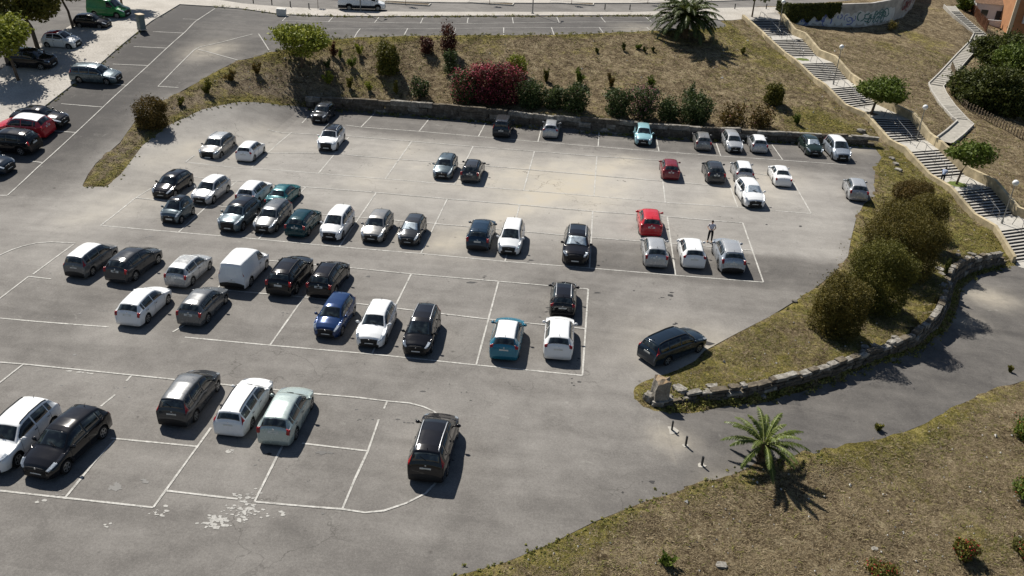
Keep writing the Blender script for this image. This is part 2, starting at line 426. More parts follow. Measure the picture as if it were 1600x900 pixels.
# ------------------------------------------------------------------ ground sheet
poly_street = [P3(x, y, ZTOP) for x, y in [(335, 0), (380, 7), (440, 12), (500, 15), (587, 19.5), (700, 20), (1000, 20), (1060, 18), (1117, 14), (1160, 13), (1205, 10.5), (1265, 6), (1335, 0), (1390, -10), (1400, -28), (1300, -12), (1200, -1.5), (1140, 2), (1000, 6), (850, 6), (700, 5), (600, 3), (520, 0), (450, -4), (360, -10), (250, -22), (150, -40), (120, -40), (250, -12)]]
paved = [poly_lot, poly_access, poly_ramp]
sd = np.full(MX.shape, -1e3)
for pl in paved:
    ins = inpoly(MX, MY, pl); d = dist_line(MX, MY, pl, True)
    sd = np.maximum(sd, np.where(ins, d, -d))
def vnoise(x, y, s, seed=0):
    """cheap smooth value noise"""
    x = np.asarray(x) / s + seed * 17.3; y = np.asarray(y) / s + seed * 9.1
    xi = np.floor(x).astype(int); yi = np.floor(y).astype(int); fx = x - xi; fy = y - yi
    fx = fx * fx * (3 - 2 * fx); fy = fy * fy * (3 - 2 * fy)
    def h(a, b):
        q = np.sin(a * 127.1 + b * 311.7 + seed * 74.7) * 43758.5453; return q - np.floor(q)
    return (h(xi, yi) * (1 - fx) + h(xi + 1, yi) * fx) * (1 - fy) + (h(xi, yi + 1) * (1 - fx) + h(xi + 1, yi + 1) * fx) * fy
edge_n = (vnoise(MX, MY, 1.1, 1) - .5) * .5 + (vnoise(MX, MY, .7, 2) - .5) * .25
s2 = sd + edge_n
gz = HF + np.where(s2 > 0, -.10 * np.clip(s2 / .45, 0, 1), 0) + np.where(s2 <= 0, .05 * np.clip(-s2 / .6, 0, 1), 0) + .02
rough = (vnoise(MX, MY, 2.2, 3) - .5) * .22 + (vnoise(MX, MY, .9, 4) - .5) * .12
gz += np.where(sd < -.3, rough * np.clip(-sd / 2, 0, 1), 0)
# sink the ground under paving, street and stairs
pave_main = [P3(x, y, ZTOP) for x, y in [(281, 8), (330, 11), (380, 15), (440, 23.5), (500, 26), (587, 26.7), (700, 26.0), (900, 25.2), (1000, 25), (1100, 27), (1125, 33), (1143, 33), (1160, 30.5), (1221, 31.5), (1219, 22), (1212, 12)]] + [P3(x, y, ZTOP) for x, y in [(1160, 13), (1117, 14), (1060, 18), (1000, 20), (700, 20), (587, 19.5), (500, 15), (440, 12), (380, 7), (335, 0), (322, -8)]]
pave_left = kerb_left + lleft([(-260, 300), (-80, 175), (0, 112), (39, 83), (71, 67), (94, 52), (117, 37), (144, 21), (172, 2), (190, -12), (240, -12), (322, -8)]) + [P3(335, 0, ZTOP), P3(300, 4, ZTOP)]
pave_far = [P3(x, y, ZTOP) for x, y in [(450, -4), (520, 0), (600, 3), (700, 5), (850, 6), (1000, 6), (1140, 2), (1200, -1.5), (1300, -12), (1280, -26), (1100, -14), (900, -10), (650, -12), (480, -16)]]
stair_poly = stairL + stairR[::-1]
street_left = lleft([(-260, 300), (-80, 175), (0, 112), (39, 83), (71, 67), (94, 52), (117, 37), (144, 21), (172, 2), (190, -12)]) + [P3(150, -40, ZTOP), P3(0, -40, ZTOP), P3(-120, 20, ZTOP), P3(-300, 150, ZTOP)]
for pl in (pave_main, pave_left, pave_far, poly_street, street_left, stair_poly):
    ins = inpoly(MX, MY, pl); d = dist_line(MX, MY, pl, True)
    deep = .5 if pl is stair_poly else .16
    gz = np.where(ins, np.minimum(gz, HF + .02 - deep * np.clip(d / .5, 0, 1)), gz)
dp = dist_line(MX, MY, path_c)
gz = np.where(dp < 1.3, np.minimum(gz, HF - .22 + .3 * np.clip((dp - .8) / .5, 0, 1)), gz)
# attributes
green = np.clip(1.0 - np.abs(sd + .4) / 1.1, 0, 1) * .55 + .16
def blob(a, x, y, r, v, z=None):
    p = gp(x, y); a += v * np.exp(-((MX - p[0]) ** 2 + (MY - p[1]) ** 2) / (r * r))
island = inpoly(MX, MY, lot_right[4:] + low_top + [stairL[15], stairL[11], stairL[9]])
green = np.where(island, np.maximum(green, .76), green)
for x, y, r, v in [(1230, 100, 6, .5), (1150, 60, 5, .55), (1290, 200, 5, .55), (1255, 190, 4, .35), (1160, 135, 4, .35), (1050, 50, 5, .3), (900, 57, 3, .35), (760, 60, 3, .3), (620, 62, 4, .4), (500, 66, 4, .4), (415, 92, 3, .5), (350, 115, 3, .2), (590, 135, 3, .2), (1440, 60, 4, .3), (1385, 70, 3, .45), (1470, 90, 4, .3), (1500, 385, 3, .35), (1460, 330, 3, .2), (1400, 262, 3, .6), (1420, 275, 2, .5), (1120, 600, 5, .3), (1380, 700, 3, .4), (1440, 660, 3, .4), (1560, 850, 2, .4), (1150, 780, 3, .15), (900, 850, 2.5, .35), (150, 280, 2, .25)]:
    blob(green, x, y, r, v)
for x, y, r, v in [(1240, 545, 2.5, -.35), (1450, 370, 4, -.25), (1180, 830, 6, -.15)]:
    blob(green, x, y, r, v)
pale = np.zeros_like(green)
for x, y, r, v in [(300, 165, 7, .55), (420, 140, 6, .45), (250, 225, 5, .6), (200, 245, 4, .5), (165, 265, 3, .4), (500, 140, 7, .3), (1400, 235, 3, .6), (1340, 215, 2, .6), (1350, 60, 6, .1), (580, 100, 6, .15), (1380, 515, 2, .3), (1345, 530, 2.5, .4), (1290, 130, 3, .15), (1260, 330, 4, .2)]:
    blob(pale, x, y, r, v)
ext = [1500, 600, 250]
xs = np.concatenate([X0 - np.array(ext), GX, X1 + np.array(ext[::-1])]); ys = np.concatenate([[-400, -150, -30], GY, Y1 + np.array([60, 300, 1800])])
gzp = np.pad(gz, 3, mode='edge'); gp_, pp_ = np.pad(green, 3, mode='edge'), np.pad(pale, 3, mode='edge')
EX, EY = np.meshgrid(xs, ys, indexing='ij'); nx, ny = EX.shape
idx = np.arange(nx * ny).reshape(nx, ny)
fc = np.stack([idx[:-1, :-1], idx[1:, :-1], idx[1:, 1:], idx[:-1, 1:]], -1).reshape(-1, 4)
me = mesh_np('ground', np.stack([EX, EY, gzp], -1).reshape(-1, 3), fc, True)
fattr(me, 'green', gp_.ravel()); fattr(me, 'pale', pp_.ravel())
tag(link('ground', me, mats=M_ground), kind='structure')

# ------------------------------------------------------------------ asphalt tone authored on the site plan
def boxblur(p, q, soft):  # soft membership of a plan polygon
    d = dist_line(p[:, 0], p[:, 1], q, True); ins = inpoly(p[:, 0], p[:, 1], q)
    return 1 / (1 + np.exp(np.clip(-np.where(ins, d, -d) / soft, -40, 40)))
pz = lambda L: [P3(x, y, 0) for x, y in L]
q_pale = pz([(150, 262), (260, 222), (330, 190), (500, 203), (640, 222), (840, 237), (1040, 254), (1160, 266), (1290, 280), (1320, 300), (1350, 340), (1330, 410), (1190, 400), (1000, 384), (800, 380), (600, 345), (330, 300), (170, 275)])
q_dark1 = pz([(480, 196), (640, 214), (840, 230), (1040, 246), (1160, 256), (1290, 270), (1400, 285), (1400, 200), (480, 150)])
q_dark2 = pz([(905, 377), (1010, 382), (1190, 399), (1340, 412), (1290, 450), (1190, 448), (1000, 432), (905, 422)])
q_corr = pz([(0, 470), (300, 490), (700, 540), (960, 590), (900, 620), (480, 600), (0, 555)])
def tone_at(co):
    px = pr_np(co); x, y = px[:, 0], px[:, 1]
    t = np.full(len(co), .43); w = np.zeros(len(co))
    t += .25 * boxblur(co, q_pale, 1.0)
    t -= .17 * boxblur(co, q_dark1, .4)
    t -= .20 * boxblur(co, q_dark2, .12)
    t -= .03 * boxblur(co, q_corr, .8)
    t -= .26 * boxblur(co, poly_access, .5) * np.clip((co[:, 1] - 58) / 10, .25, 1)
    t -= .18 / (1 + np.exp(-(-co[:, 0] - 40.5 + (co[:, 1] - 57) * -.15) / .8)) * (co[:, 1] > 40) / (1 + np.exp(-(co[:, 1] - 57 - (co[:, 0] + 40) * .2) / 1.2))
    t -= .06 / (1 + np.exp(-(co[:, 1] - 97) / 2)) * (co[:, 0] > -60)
    t -= .27 / (1 + np.exp(-((x - 1060) / 30))) * (y > 405) * (y > 640 - (x - 1000) * .45)
    t -= .06 / (1 + np.exp(-((y - 760) / 20)))
    for bx, by, r, v in [(850, 285, 5, .5), (905, 300, 3.5, .45), (960, 260, 3, .25), (620, 290, 3.5, .2), (700, 375, 3, .2), (790, 330, 3, .2), (1545, 465, 1.8, .8), (1500, 500, 1.5, .5), (1130, 560, 2.5, .55), (1050, 540, 3, .25), (1180, 300, 2.5, .35), (340, 75, 2.2, .5), (310, 85, 2, .4), (1000, 45, 3, .4), (180, 310, 3, .2), (290, 262, 4, .15), (1330, 225, 2.5, .6), (1215, 275, 3, .3), (1048, 686, .9, .8), (1150, 760, 1.2, .4), (960, 210, 2, .1), (640, 235, 4, .15)]:
        p = gp(bx, by); w += v * np.exp(-((co[:, 0] - p[0]) ** 2 + (co[:, 1] - p[1]) ** 2) / (r * r))
        t += .25 * v * np.exp(-((co[:, 0] - p[0]) ** 2 + (co[:, 1] - p[1]) ** 2) / (2 * r * r))
    for (ax, ay), (bx, by), wd, v in [((985, 250), (830, 310), 1.3, .5), ((950, 262), (770, 345), 1.0, .3), ((900, 255), (720, 290), 1.2, .35), ((860, 300), (690, 385), 1.3, .4), ((1010, 265), (880, 360), .9, .3), ((640, 232), (560, 285), 1.2, .25), ((800, 240), (650, 262), .8, .2), ((1170, 285), (1080, 330), 1.2, .3), ((420, 205), (250, 250), 2.0, .25), ((300, 300), (120, 345), 1.6, .22), ((1150, 545), (1030, 560), .8, .4), ((520, 225), (300, 232), 1.2, .2)]:
        A_, B_ = gp(ax, ay), gp(bx, by); dl = dist_line(co[:, 0], co[:, 1], [A_, B_]); g_ = np.exp(-(dl / wd) ** 2) * (.6 + .8 * vnoise(co[:, 0], co[:, 1], 1.3, 11)); w += v * .9 * g_; t += v * .30 * g_
    for bx, by, r, v in [(30, 460, 3.5, -.12), (90, 490, 3, -.12), (180, 490, 3, -.08), (100, 400, 4, .12), (60, 350, 5, .12), (170, 320, 4, .18), (100, 440, 3, .12), (180, 505, 2, .2), (530, 730, 2, -.08), (500, 720, 2, -.06), (330, 460, 3, -.05), (640, 880, 3, -.08), (1000, 820, 4, -.06)]:
        p = gp(bx, by); t += v * np.exp(-((co[:, 0] - p[0]) ** 2 + (co[:, 1] - p[1]) ** 2) / (r * r))
    return t, np.clip(w, 0, 1)

def sheet(name, poly, sp, dz, mat, skirt=0.0, tone=False, clip=None, parent=None, hfun=None):
    P = [np.array(p[:2], float) for p in poly]
    out = []
    for a, b in zip(P, P[1:] + P[:1]):
        L = np.linalg.norm(b - a)
        n = max(1, int(L / (sp * 1.5 if L < 60 else 6)))
        for k in range(n):
            out.append(a + (b - a) * k / n)
    # drop coincident points
    o2 = [out[0]]
    for p in out[1:]:
        if np.linalg.norm(p - o2[-1]) > .02: o2.append(p)
    out = o2; nb = len(out); pa = np.array(out)
    x0, y0 = np.maximum(pa.min(0), (-120, 10)); x1, y1 = np.minimum(pa.max(0), (110, 210))
    gx, gy = np.meshgrid(np.arange(x0, x1, sp), np.arange(y0, y1, sp), indexing='ij')
    gx = gx.ravel(); gy = gy.ravel(); gy = gy + (np.arange(len(gy)) % 2) * .001
    k = inpoly(gx, gy, out) & (dist_line(gx, gy, out, True) > sp * .4)
    pts = out + list(np.stack([gx[k], gy[k]], -1))
    v, e, f, _, _, _ = geometry.delaunay_2d_cdt([Vector((float(p[0]), float(p[1]))) for p in pts], [], [list(range(nb))], 1, 1e-4)
    co = np.array([(q.x, q.y) for q in v])
    z = (hfun or H)(co[:, 0], co[:, 1]) + dz
    co3 = np.column_stack([co, z]); fs = [tuple(q) for q in f]
    # outward skirt along boundary edges
    if skirt:
        from collections import Counter
        cnt = Counter(); dirn = {}
        for q in fs:
            for i in range(len(q)):
                a, b = q[i], q[(i + 1) % len(q)]; cnt[(min(a, b), max(a, b))] += 1; dirn[(min(a, b), max(a, b))] = (a, b)
        bn = {}; extra = []
        def low(i):
            if i not in bn: bn[i] = len(co3) + len(extra); extra.append(co3[i] - np.array([0, 0, skirt]))
            return bn[i]
        sf = []
        for ed, c in cnt.items():
            if c == 1:
                a, b = dirn[ed]; sf.append((b, a, low(a), low(b)))
        co3 = np.vstack([co3, np.array(extra)]); fs += sf
    me = mesh_np(name, co3, fs, False)
    # face up
    if tone:
        t, w = tone_at(co3); fattr(me, 'tone', t); fattr(me, 'warm', w)
    o = link(name, me, parent, mat)
    return o
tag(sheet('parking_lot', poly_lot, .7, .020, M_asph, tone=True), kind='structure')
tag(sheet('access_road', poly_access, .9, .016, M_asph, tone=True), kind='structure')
tag(sheet('ramp_road', poly_ramp, .8, .012, M_asph, tone=True), kind='structure')
st = sheet('street', poly_street, 2.0, .0, M_asph, tone=True); tag(st, kind='structure')
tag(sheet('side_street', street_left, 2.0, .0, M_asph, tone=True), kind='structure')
tag(sheet('pavement', pave_main, 1.5, .13, M_pave, skirt=.3), kind='structure')
tag(sheet('pavement', pave_left, 1.5, .134, M_pave, skirt=.3), kind='structure')
tag(sheet('pavement', pave_far, 2.0, .13, M_pave, skirt=.3), kind='structure')

# ------------------------------------------------------------------ painted markings
def make_paint():
    m, nt, b = nmat('worn_line_paint', .85, .3); g = NG(nt)
    n = g.noise(7, 5, .75); n2 = g.noise(1.2, 3, .6)
    v = g.math('ADD', g.math('MULTIPLY', n, .65), g.math('MULTIPLY', n2, .35))
    g.col(g.ramp(v, [(.36, (.21, .20, .185)), (.49, (.40, .39, .36)), (.64, (.57, .555, .52))]), b)
    return m
M_paint = make_paint()
def stripe_mesh(segs, w=.105, dz=.034):
    V, Fs = [], []
    for si, sg in enumerate(segs):
        ww = w; dzi = dz + (si % 13) * .0009
        if isinstance(sg[-1], float): ww = sg[-1]; sg = sg[:-1]
        pts = [gp(*p)[:2] for p in sg]
        fine = []
        for a, b in zip(pts[:-1], pts[1:]):
            n = max(1, int(np.linalg.norm(b - a) / .8))
            fine += [a + (b - a) * k / n for k in range(n)]
        fine.append(pts[-1]); base = len(V)
        for i, p in enumerate(fine):
            d = fine[min(i + 1, len(fine) - 1)] - fine[max(i - 1, 0)]; d = d / (np.linalg.norm(d) + 1e-9); nn = np.array([-d[1], d[0]]) * ww / 2
            jit = 1 + .12 * math.sin(i * 7.7 + p[0])
            for s in (-1, 1):
                q = p + nn * s * jit; V.append((q[0], q[1], hz(q[0], q[1]) + dzi))
        for i in range(len(fine) - 1):
            a = base + 2 * i; Fs.append((a, a + 2, a + 3, a + 1))
    return V, Fs
segs = []
# row beside the rock wall
segs += [[(540, 196), (564, 199), (655, 206), (747, 214), (840, 222), (934, 229.5), (1029.5, 237.5), (1126, 244.5), (1223, 251), (1322.5, 258)],
         [(585, 178), (564, 199)], [(671, 185.5), (655, 206)], [(759, 192), (747.5, 214)], [(846, 199), (840.5, 222)], [(936, 207), (934.5, 229.5)], [(1025, 212), (1029.5, 237.5)], [(1119, 225), (1126, 244.5)], [(1206, 227), (1223, 251)], [(482, 182), (472, 193)]]
# second double row
segs += [[(418, 203), (540, 213), (648, 222), (739, 230), (835, 237), (932.5, 245), (1032, 251.5)],
         [(330, 232), (510, 240), (623, 250), (727, 257), (826, 266), (930, 275), (1037, 284), (1140, 293)],
         [(1160, 268), (1238, 281)],
         [(290, 254.5), (400, 264), (497.5, 272), (602, 280), (710, 289), (818, 298), (928, 307), (1039.5, 317), (1152.5, 325), (1267.5, 335)],
         [(456, 207), (438, 222), (393, 262)], [(545, 215), (497.5, 272)], [(643, 222), (602, 280)], [(739, 230), (710, 289)], [(835, 237), (818, 298)], [(932.5, 245), (928, 307)], [(1032, 252), (1039.5, 317)], [(1128, 258), (1152.5, 325)], [(1228, 266), (1267.5, 335)], [(304, 243), (290, 254)]]
# third
segs += [[(295, 276), (380, 284), (477.5, 293), (588, 302), (699, 312), (812, 321), (926, 331), (1042.5, 339.5), (1160.5, 349)],
         [(212, 310), (330, 322), (440, 331), (557, 340), (677, 350), (800, 361), (923, 372), (1046, 381), (1175, 392)],
         [(157, 353), (279, 364), (404, 374.5), (530, 386.5), (657.5, 397.5), (789, 409.5), (921, 420), (1055.5, 431), (1192.5, 442)],
         [(236, 295), (209, 312), (157, 353)], [(370, 284), (325, 322), (279, 364)], [(477.5, 293), (440, 333), (404, 374.5)], [(588, 302), (530, 386.5)], [(699, 312), (657.5, 397.5)], [(812, 321), (789, 409.5)], [(926, 331), (921, 420)], [(1042.5, 339.5), (1055.5, 431)], [(1160.5, 349), (1192.5, 442)]]
# fourth
segs += [[(415, 408), (530, 418), (642.5, 429), (779, 441), (919, 453)], [(0, 400), (18, 392), (38, 385), (58, 380.5), (80, 379.5), (118, 381)],
         [(350, 455), (475, 466), (614, 482), (762.5, 500), (915, 515)], [(289, 528), (422, 541), (581, 555), (744, 571.5), (910, 587.5)],
         [(0, 498), (60, 504), (170, 512)],
         [(530, 418), (475, 466), (422, 541)], [(642.5, 429), (614, 487), (581, 555)], [(779, 441), (744, 571.5)], [(919, 453), (910, 587.5)],
         [(116, 382), (85, 405), (52, 430)], [(45, 433), (0, 468)], [(45, 433), (80, 437)], [(296, 505), (270, 520)], [(340, 452), (372, 418)]]
# nearest row
segs += [[(0, 567), (37, 570.5), (120, 579), (206, 588), (300, 597), (487, 616), (560, 623), (605, 628), (640, 631.5), (662, 637), (678, 645), (690, 655)],
         [(0, 600), (37, 571)], [(206, 588), (198, 597)], [(180, 618), (158, 637)], [(605, 629), (600, 640)], [(592, 657), (586, 675), (575, 706), (555, 750), (535, 798)],
         [(174, 686), (309, 699)], [(472, 695), (575, 706)], [(0, 769), (102, 779), (240, 795)], [(258, 769), (372, 782)], [(398, 786), (470, 792), (535, 798), (570, 802), (600, 799), (635, 788), (665, 772), (680, 758), (690, 738)],
         [(179, 689), (150, 722), (102, 779)], [(330, 670), (309, 699), (240, 795)], [(446, 690), (434, 714), (398, 786)]]
# left road
segs += [[(336, 14), (290, 50), (232, 103), (175, 155), (120, 207), (60, 262), (12, 306)], [(-30, 305), (12, 306)]]
segs += [[(286, 30), (311, 31)], [(239, 50), (288, 52.5)], [(209, 73.5), (261, 76)], [(176, 101), (231, 103)], [(175, 132), (197, 134)], [(96, 163), (160, 168)], [(60, 204), (119, 208)], [(48, 253), (67, 255)]]
segs += [[(395, 54), (345, 67), (312, 74), (303, 79), (247, 136), (279, 137.5)], [(310, 78), (340, 86), (372, 95)], [(404, 53.5), (422, 82)]]
# upper road
segs += [[(441, 33), (490, 34), (587, 36), (731, 37.5), (869, 35.5), (970, 34.5), (1018, 34)], [(448, 46.5), (510, 46), (636, 45.5), (800, 44), (936, 43.5), (1010, 43)]]
segs += [[(450, 24.5), (441, 33)], [(522, 25.5), (513, 35)], [(592, 27.5), (585, 36)], [(661, 28.5), (657, 37)], [(731.5, 28.5), (730, 36.5)], [(800.5, 28), (802, 37)], [(870, 27.5), (874, 36)], [(939, 27.5), (946, 35.5)], [(1009, 27), (1017.5, 34.5)], [(1079, 28), (1090, 35)]]
segs += [[(563, 45.5), (553.5, 60)], [(637, 45), (631, 57)], [(712, 44), (708.5, 56.5)], [(787, 43.5), (787, 55)], [(861.5, 43), (865.5, 55)], [(936, 43), (943, 53)], [(1010.5, 43), (1018, 52)]]
V, Fs = stripe_mesh(segs)
tag(link('road_markings', mesh_np('road_markings', V, Fs), mats=M_paint), kind='structure')
V, Fs = stripe_mesh([[(705, 4.5 + 0.0), (705, 8)], [(880, 5.5), (882, 9)], [(955, 4), (958, 9)], [(1110, 6), (1122, 13)], [(1090, 8), (1125, 9)]], .15, .016)

# spilled paint flakes and oil spots
def spots(name, blobs, mat, dz, seed):
    r = random.Random(seed); V, Fs = [], []
    for (x, y, s, n, ax, ay) in blobs:
        c = gp(x, y)
        for _ in range(n):
            u, v = r.gauss(0, ax), r.gauss(0, ay); cx, cy = c[0] + u * 1.0 + v * .35, c[1] + v; q = s * r.uniform(.25, 1) ** 2 * 1.3
            k = r.randint(6, 10); b = len(V); st_ = r.uniform(1, 2.2)
            zz = dz + len(V) * 1e-6
            for i in range(k):
                a = 2 * math.pi * i / k; w = q * r.uniform(.45, 1.1); X, Y = cx + math.cos(a) * w * st_, cy + math.sin(a) * w
                V.append((X, Y, hz(X, Y) + zz))
            Fs.append(tuple(range(b, b + k)))
    return link(name, mesh_np(name, V, Fs), mats=mat)
flake = simple('white_spill', (.38, .37, .345), .9, .2, var=.25, scale=9)
oil = simple('oil_stain', (.028, .026, .024), .55, .4, var=.3, scale=6)
tag(spots('paint_spill', [(335, 815, .085, 60, .30, .22), (362, 800, .07, 30, .35, .22), (385, 803, .085, 60, .26, .34), (388, 780, .06, 24, .18, .3), (250, 803, .09, 16, .22, .12), (64, 784, .07, 5, .12, .06), (170, 824, .06, 6, .2, .1), (361, 706, .08, 9, .12, .06), (412, 806, .10, 5, .25, .1), (445, 801, .09, 4, .15, .1), (130, 583, .08, 26, .45, .02), (370, 776, .07, 14, .25, .08)], flake, .031, 3), 'white paint spilled and flaking on the asphalt beside the nearest bays', 'paint spill', kind='stuff')
_r = random.Random(77); _drips = []
while len(_drips) < 70:
    _x, _y = _r.uniform(60, 1250), _r.uniform(215, 800)
    if inpoly(np.array([_x]), np.array([_y]), [(60, 400), (300, 215), (1240, 262), (1270, 330), (1190, 440), (900, 600), (640, 790), (0, 790)])[0]: _drips.append((_x, _y, _r.uniform(.04, .12), _r.randint(2, 6), _r.uniform(.05, .35), _r.uniform(.05, .35)))
tag(spots('oil_stain', [(181, 763, .16, 7, .10, .10), (189, 757, .05, 6, .2, .12), (218, 793, .07, 3, .1, .1), (234, 610, .08, 2, .05, .05), (218, 644, .09, 2, .05, .05), (508, 708, .14, 4, .2, .1), (490, 712, .1, 3, .15, .1), (975, 771, .08, 2, .05, .05), (1003, 753, .07, 2, .03, .03), (1018, 755, .08, 2, .05, .05), (117, 556, .08, 2, .04, .04), (255, 450, .08, 1, 0, 0), (576, 434, .12, 3, .15, .08), (738, 442, .16, 3, .1, .06), (762, 257, .13, 2, .1, .05), (580, 300, .1, 2, .2, .1), (931, 339, .07, 2, .1, .05), (515, 268, .1, 2, .1, .05), (955, 293, .1, 1, 0, 0), (948, 408, .1, 3, .25, .1), (502, 806, .06, 2, .1, .05), (845, 735, .06, 2, .1, .05), (1097, 536, .3, 2, .1, .05), (100, 600, .05, 3, .5, .3), (560, 640, .07, 5, .8, .4), (640, 660, .07, 3, .5, .3), (600, 510, .06, 4, .8, .5)] + _drips, oil, .030, 5), 'dark oil stains dotted over the bays', 'oil stain', kind='stuff')
# ------------------------------------------------------------------ rock walls
def make_rock(name, cols, lichen=(.30, .16, .04), la=.0):
    m, nt, b = nmat(name, .95, .2); g = NG(nt)
    n = g.noise(2.2, 6, .7, .5); n2 = g.noise(14, 5, .7); v = g.math('ADD', g.math('MULTIPLY', n, .65), g.math('MULTIPLY', n2, .35))
    c = g.ramp(v, [(.3, cols[0]), (.5, cols[1]), (.68, cols[2])])
    if la:
        ge = g.n('ShaderNodeNewGeometry'); sx = g.n('ShaderNodeSeparateXYZ'); nt.links.new(ge.outputs['Normal'], sx.inputs[0])
        c = g.mix(g.math('MULTIPLY', g.mrange(sx.outputs[2], .5, .9, 0, la), g.mrange(n, .4, .6, .3, 1)), c, lichen)
    g.col(c, b); g.bump(v, .8, .08, b); return m
M_rock = make_rock('rock', ((.035, .030, .024), (.095, .083, .068), (.24, .22, .185)), (.25, .19, .10), .25)
M_rock2 = make_rock('pale_rock', ((.07, .062, .052), (.20, .185, .16), (.50, .48, .43)))
M_lich = make_rock('lichen_rock', ((.08, .07, .06), (.22, .2, .17), (.40, .37, .32)), (.30, .17, .05), .6)

_cube = []
_seg = 3
def _cubemesh():
    idx = {}; V = []; Fq = []
    def vid(p):
        k = tuple(p)
        if k not in idx: idx[k] = len(V); V.append([q / _seg * 2 - 1 for q in p])
        return idx[k]
    for ax in range(3):
        for s in (0, _seg):
            for i in range(_seg):
                for j in range(_seg):
                    q = []
                    for (a, b) in ((i, j), (i + 1, j), (i + 1, j + 1), (i, j + 1)):
                        p = [0, 0, 0]; p[ax] = s; p[(ax + 1) % 3] = a; p[(ax + 2) % 3] = b; q.append(vid(p))
                    Fq.append(tuple(q) if s else tuple(q[::-1]))
    return np.array(V), Fq
CV, CF = _cubemesh()
def rock_geo(c, dims, rz, r, rnd=.3, jit=.12, tilt=.05):
    n = np.linalg.norm(CV, axis=1)[:, None]
    v = CV * (1 - rnd) + CV / n * 1.25 * rnd
    v = v * (1 + np.array([[r.uniform(-jit, jit) for _ in range(3)] for _ in CV]))
    v = v * np.array(dims) / 2
    a = r.uniform(-tilt, tilt); ca, sa = math.cos(a), math.sin(a)
    v = np.column_stack([v[:, 0] * ca - v[:, 2] * sa, v[:, 1], v[:, 0] * sa + v[:, 2] * ca])
    ca, sa = math.cos(rz), math.sin(rz)
    v = np.column_stack([v[:, 0] * ca - v[:, 1] * sa, v[:, 0] * sa + v[:, 1] * ca, v[:, 2]])
    return v + np.array(c)
def resample(pl, step):
    out = [np.array(pl[0], float)]; 
    P = [np.array(p, float) for p in pl]; acc = 0; res = [P[0]]
    L = [0]
    for a, b in zip(P[:-1], P[1:]): L.append(L[-1] + np.linalg.norm((b - a)[:2]))
    n = max(2, int(L[-1] / step)); 
    for t in np.linspace(0, L[-1], n + 1):
        k = min(max(np.searchsorted(L, t) - 1, 0), len(P) - 2); u = (t - L[k]) / max(L[k + 1] - L[k], 1e-9)
        out.append(P[k] + (P[k + 1] - P[k]) * u)
    return out[1:]
def stone_wall(foot, top, seed, courses, lens, thick, mats, over=.08, hv=1.0, rag=.2):
    r = random.Random(seed)
    n = 200; 
    f = resample(foot, .25); t = resample(top, .25); m_ = min(len(f), len(t)) 
    f = [f[int(i * (len(f) - 1) / 399)] for i in range(400)]; t = [t[int(i * (len(t) - 1) / 399)] for i in range(400)]
    Lf = sum(np.linalg.norm((f[i + 1] - f[i])[:2]) for i in range(399))
    mb = MB()
    for c in range(courses):
        s = -r.uniform(0, .4)
        while s < Lf:
            ln = r.uniform(*lens); u = min(max((s + ln / 2) / Lf, 0), .999); i = int(u * 399); j = min(i + 4, 399); i0 = max(i - 4, 0)
            d = f[j] - f[i0]; rz = math.atan2(d[1], d[0]); k = (c + .5) / courses
            p = f[i] * (1 - k) + t[i] * k; hgt = t[i][2] - f[i][2] + over; hc = hgt / courses
            if hgt < .15: s += ln; continue
            z = f[i][2] + hgt * k + r.uniform(-.03, .03) + (r.uniform(-.02, rag) if c == courses - 1 else 0)
            q = rock_geo((p[0], p[1], z), (ln * .99, thick * r.uniform(.85, 1.15), hc * 1.12 * hv * r.uniform(.9, 1.12)), rz + r.uniform(-.05, .05), r, .22, .10, .04)
            mb.add(q, CF, 1 if (c == courses - 1 and r.random() < .5) or r.random() < .1 else 0)
            s += ln * .97
    return mb
mb = stone_wall(wall_base, wall_top, 1, 3, (.6, 2.8), .5, None, .0, 1.0, .10)
# loose rocks along the foot
r_ = random.Random(4)
for p in resample(wall_base, 1.1):
    if r_.random() < .5:
        s = r_.uniform(.12, .32); x, y = p[0] + r_.uniform(-.4, .4), p[1] - r_.uniform(.25, .6)
        mb.add(rock_geo((x, y, hz(x, y) + s * .3), (s * 1.5, s, s * .7), r_.uniform(0, 3), r_, .5, .2), CF, 1)
o = mb.build('stone_wall', [M_rock, M_rock2]); tag(o, 'long low rock retaining wall at the back of the car park below the bushes', 'stone wall')
mb = stone_wall(low_foot, low_top, 2, 3, (.3, 1.0), .40, None, -.04, 1.0, .20)
for p in resample(low_top, .8):
    if r_.random() < .45:
        s = r_.uniform(.2, .5); x, y = p[0] + r_.uniform(-.3, .3), p[1] + r_.uniform(.0, .7)
        mb.add(rock_geo((x, y, hz(x, y) + s * .25), (s * 1.6, s, s * .7), r_.uniform(0, 3), r_, .4, .2), CF, 1)
o = mb.build('stone_wall', [M_rock, M_rock2]); tag(o, 'curved dry-stone boulder wall along the ramp road holding up the grass island', 'stone wall')
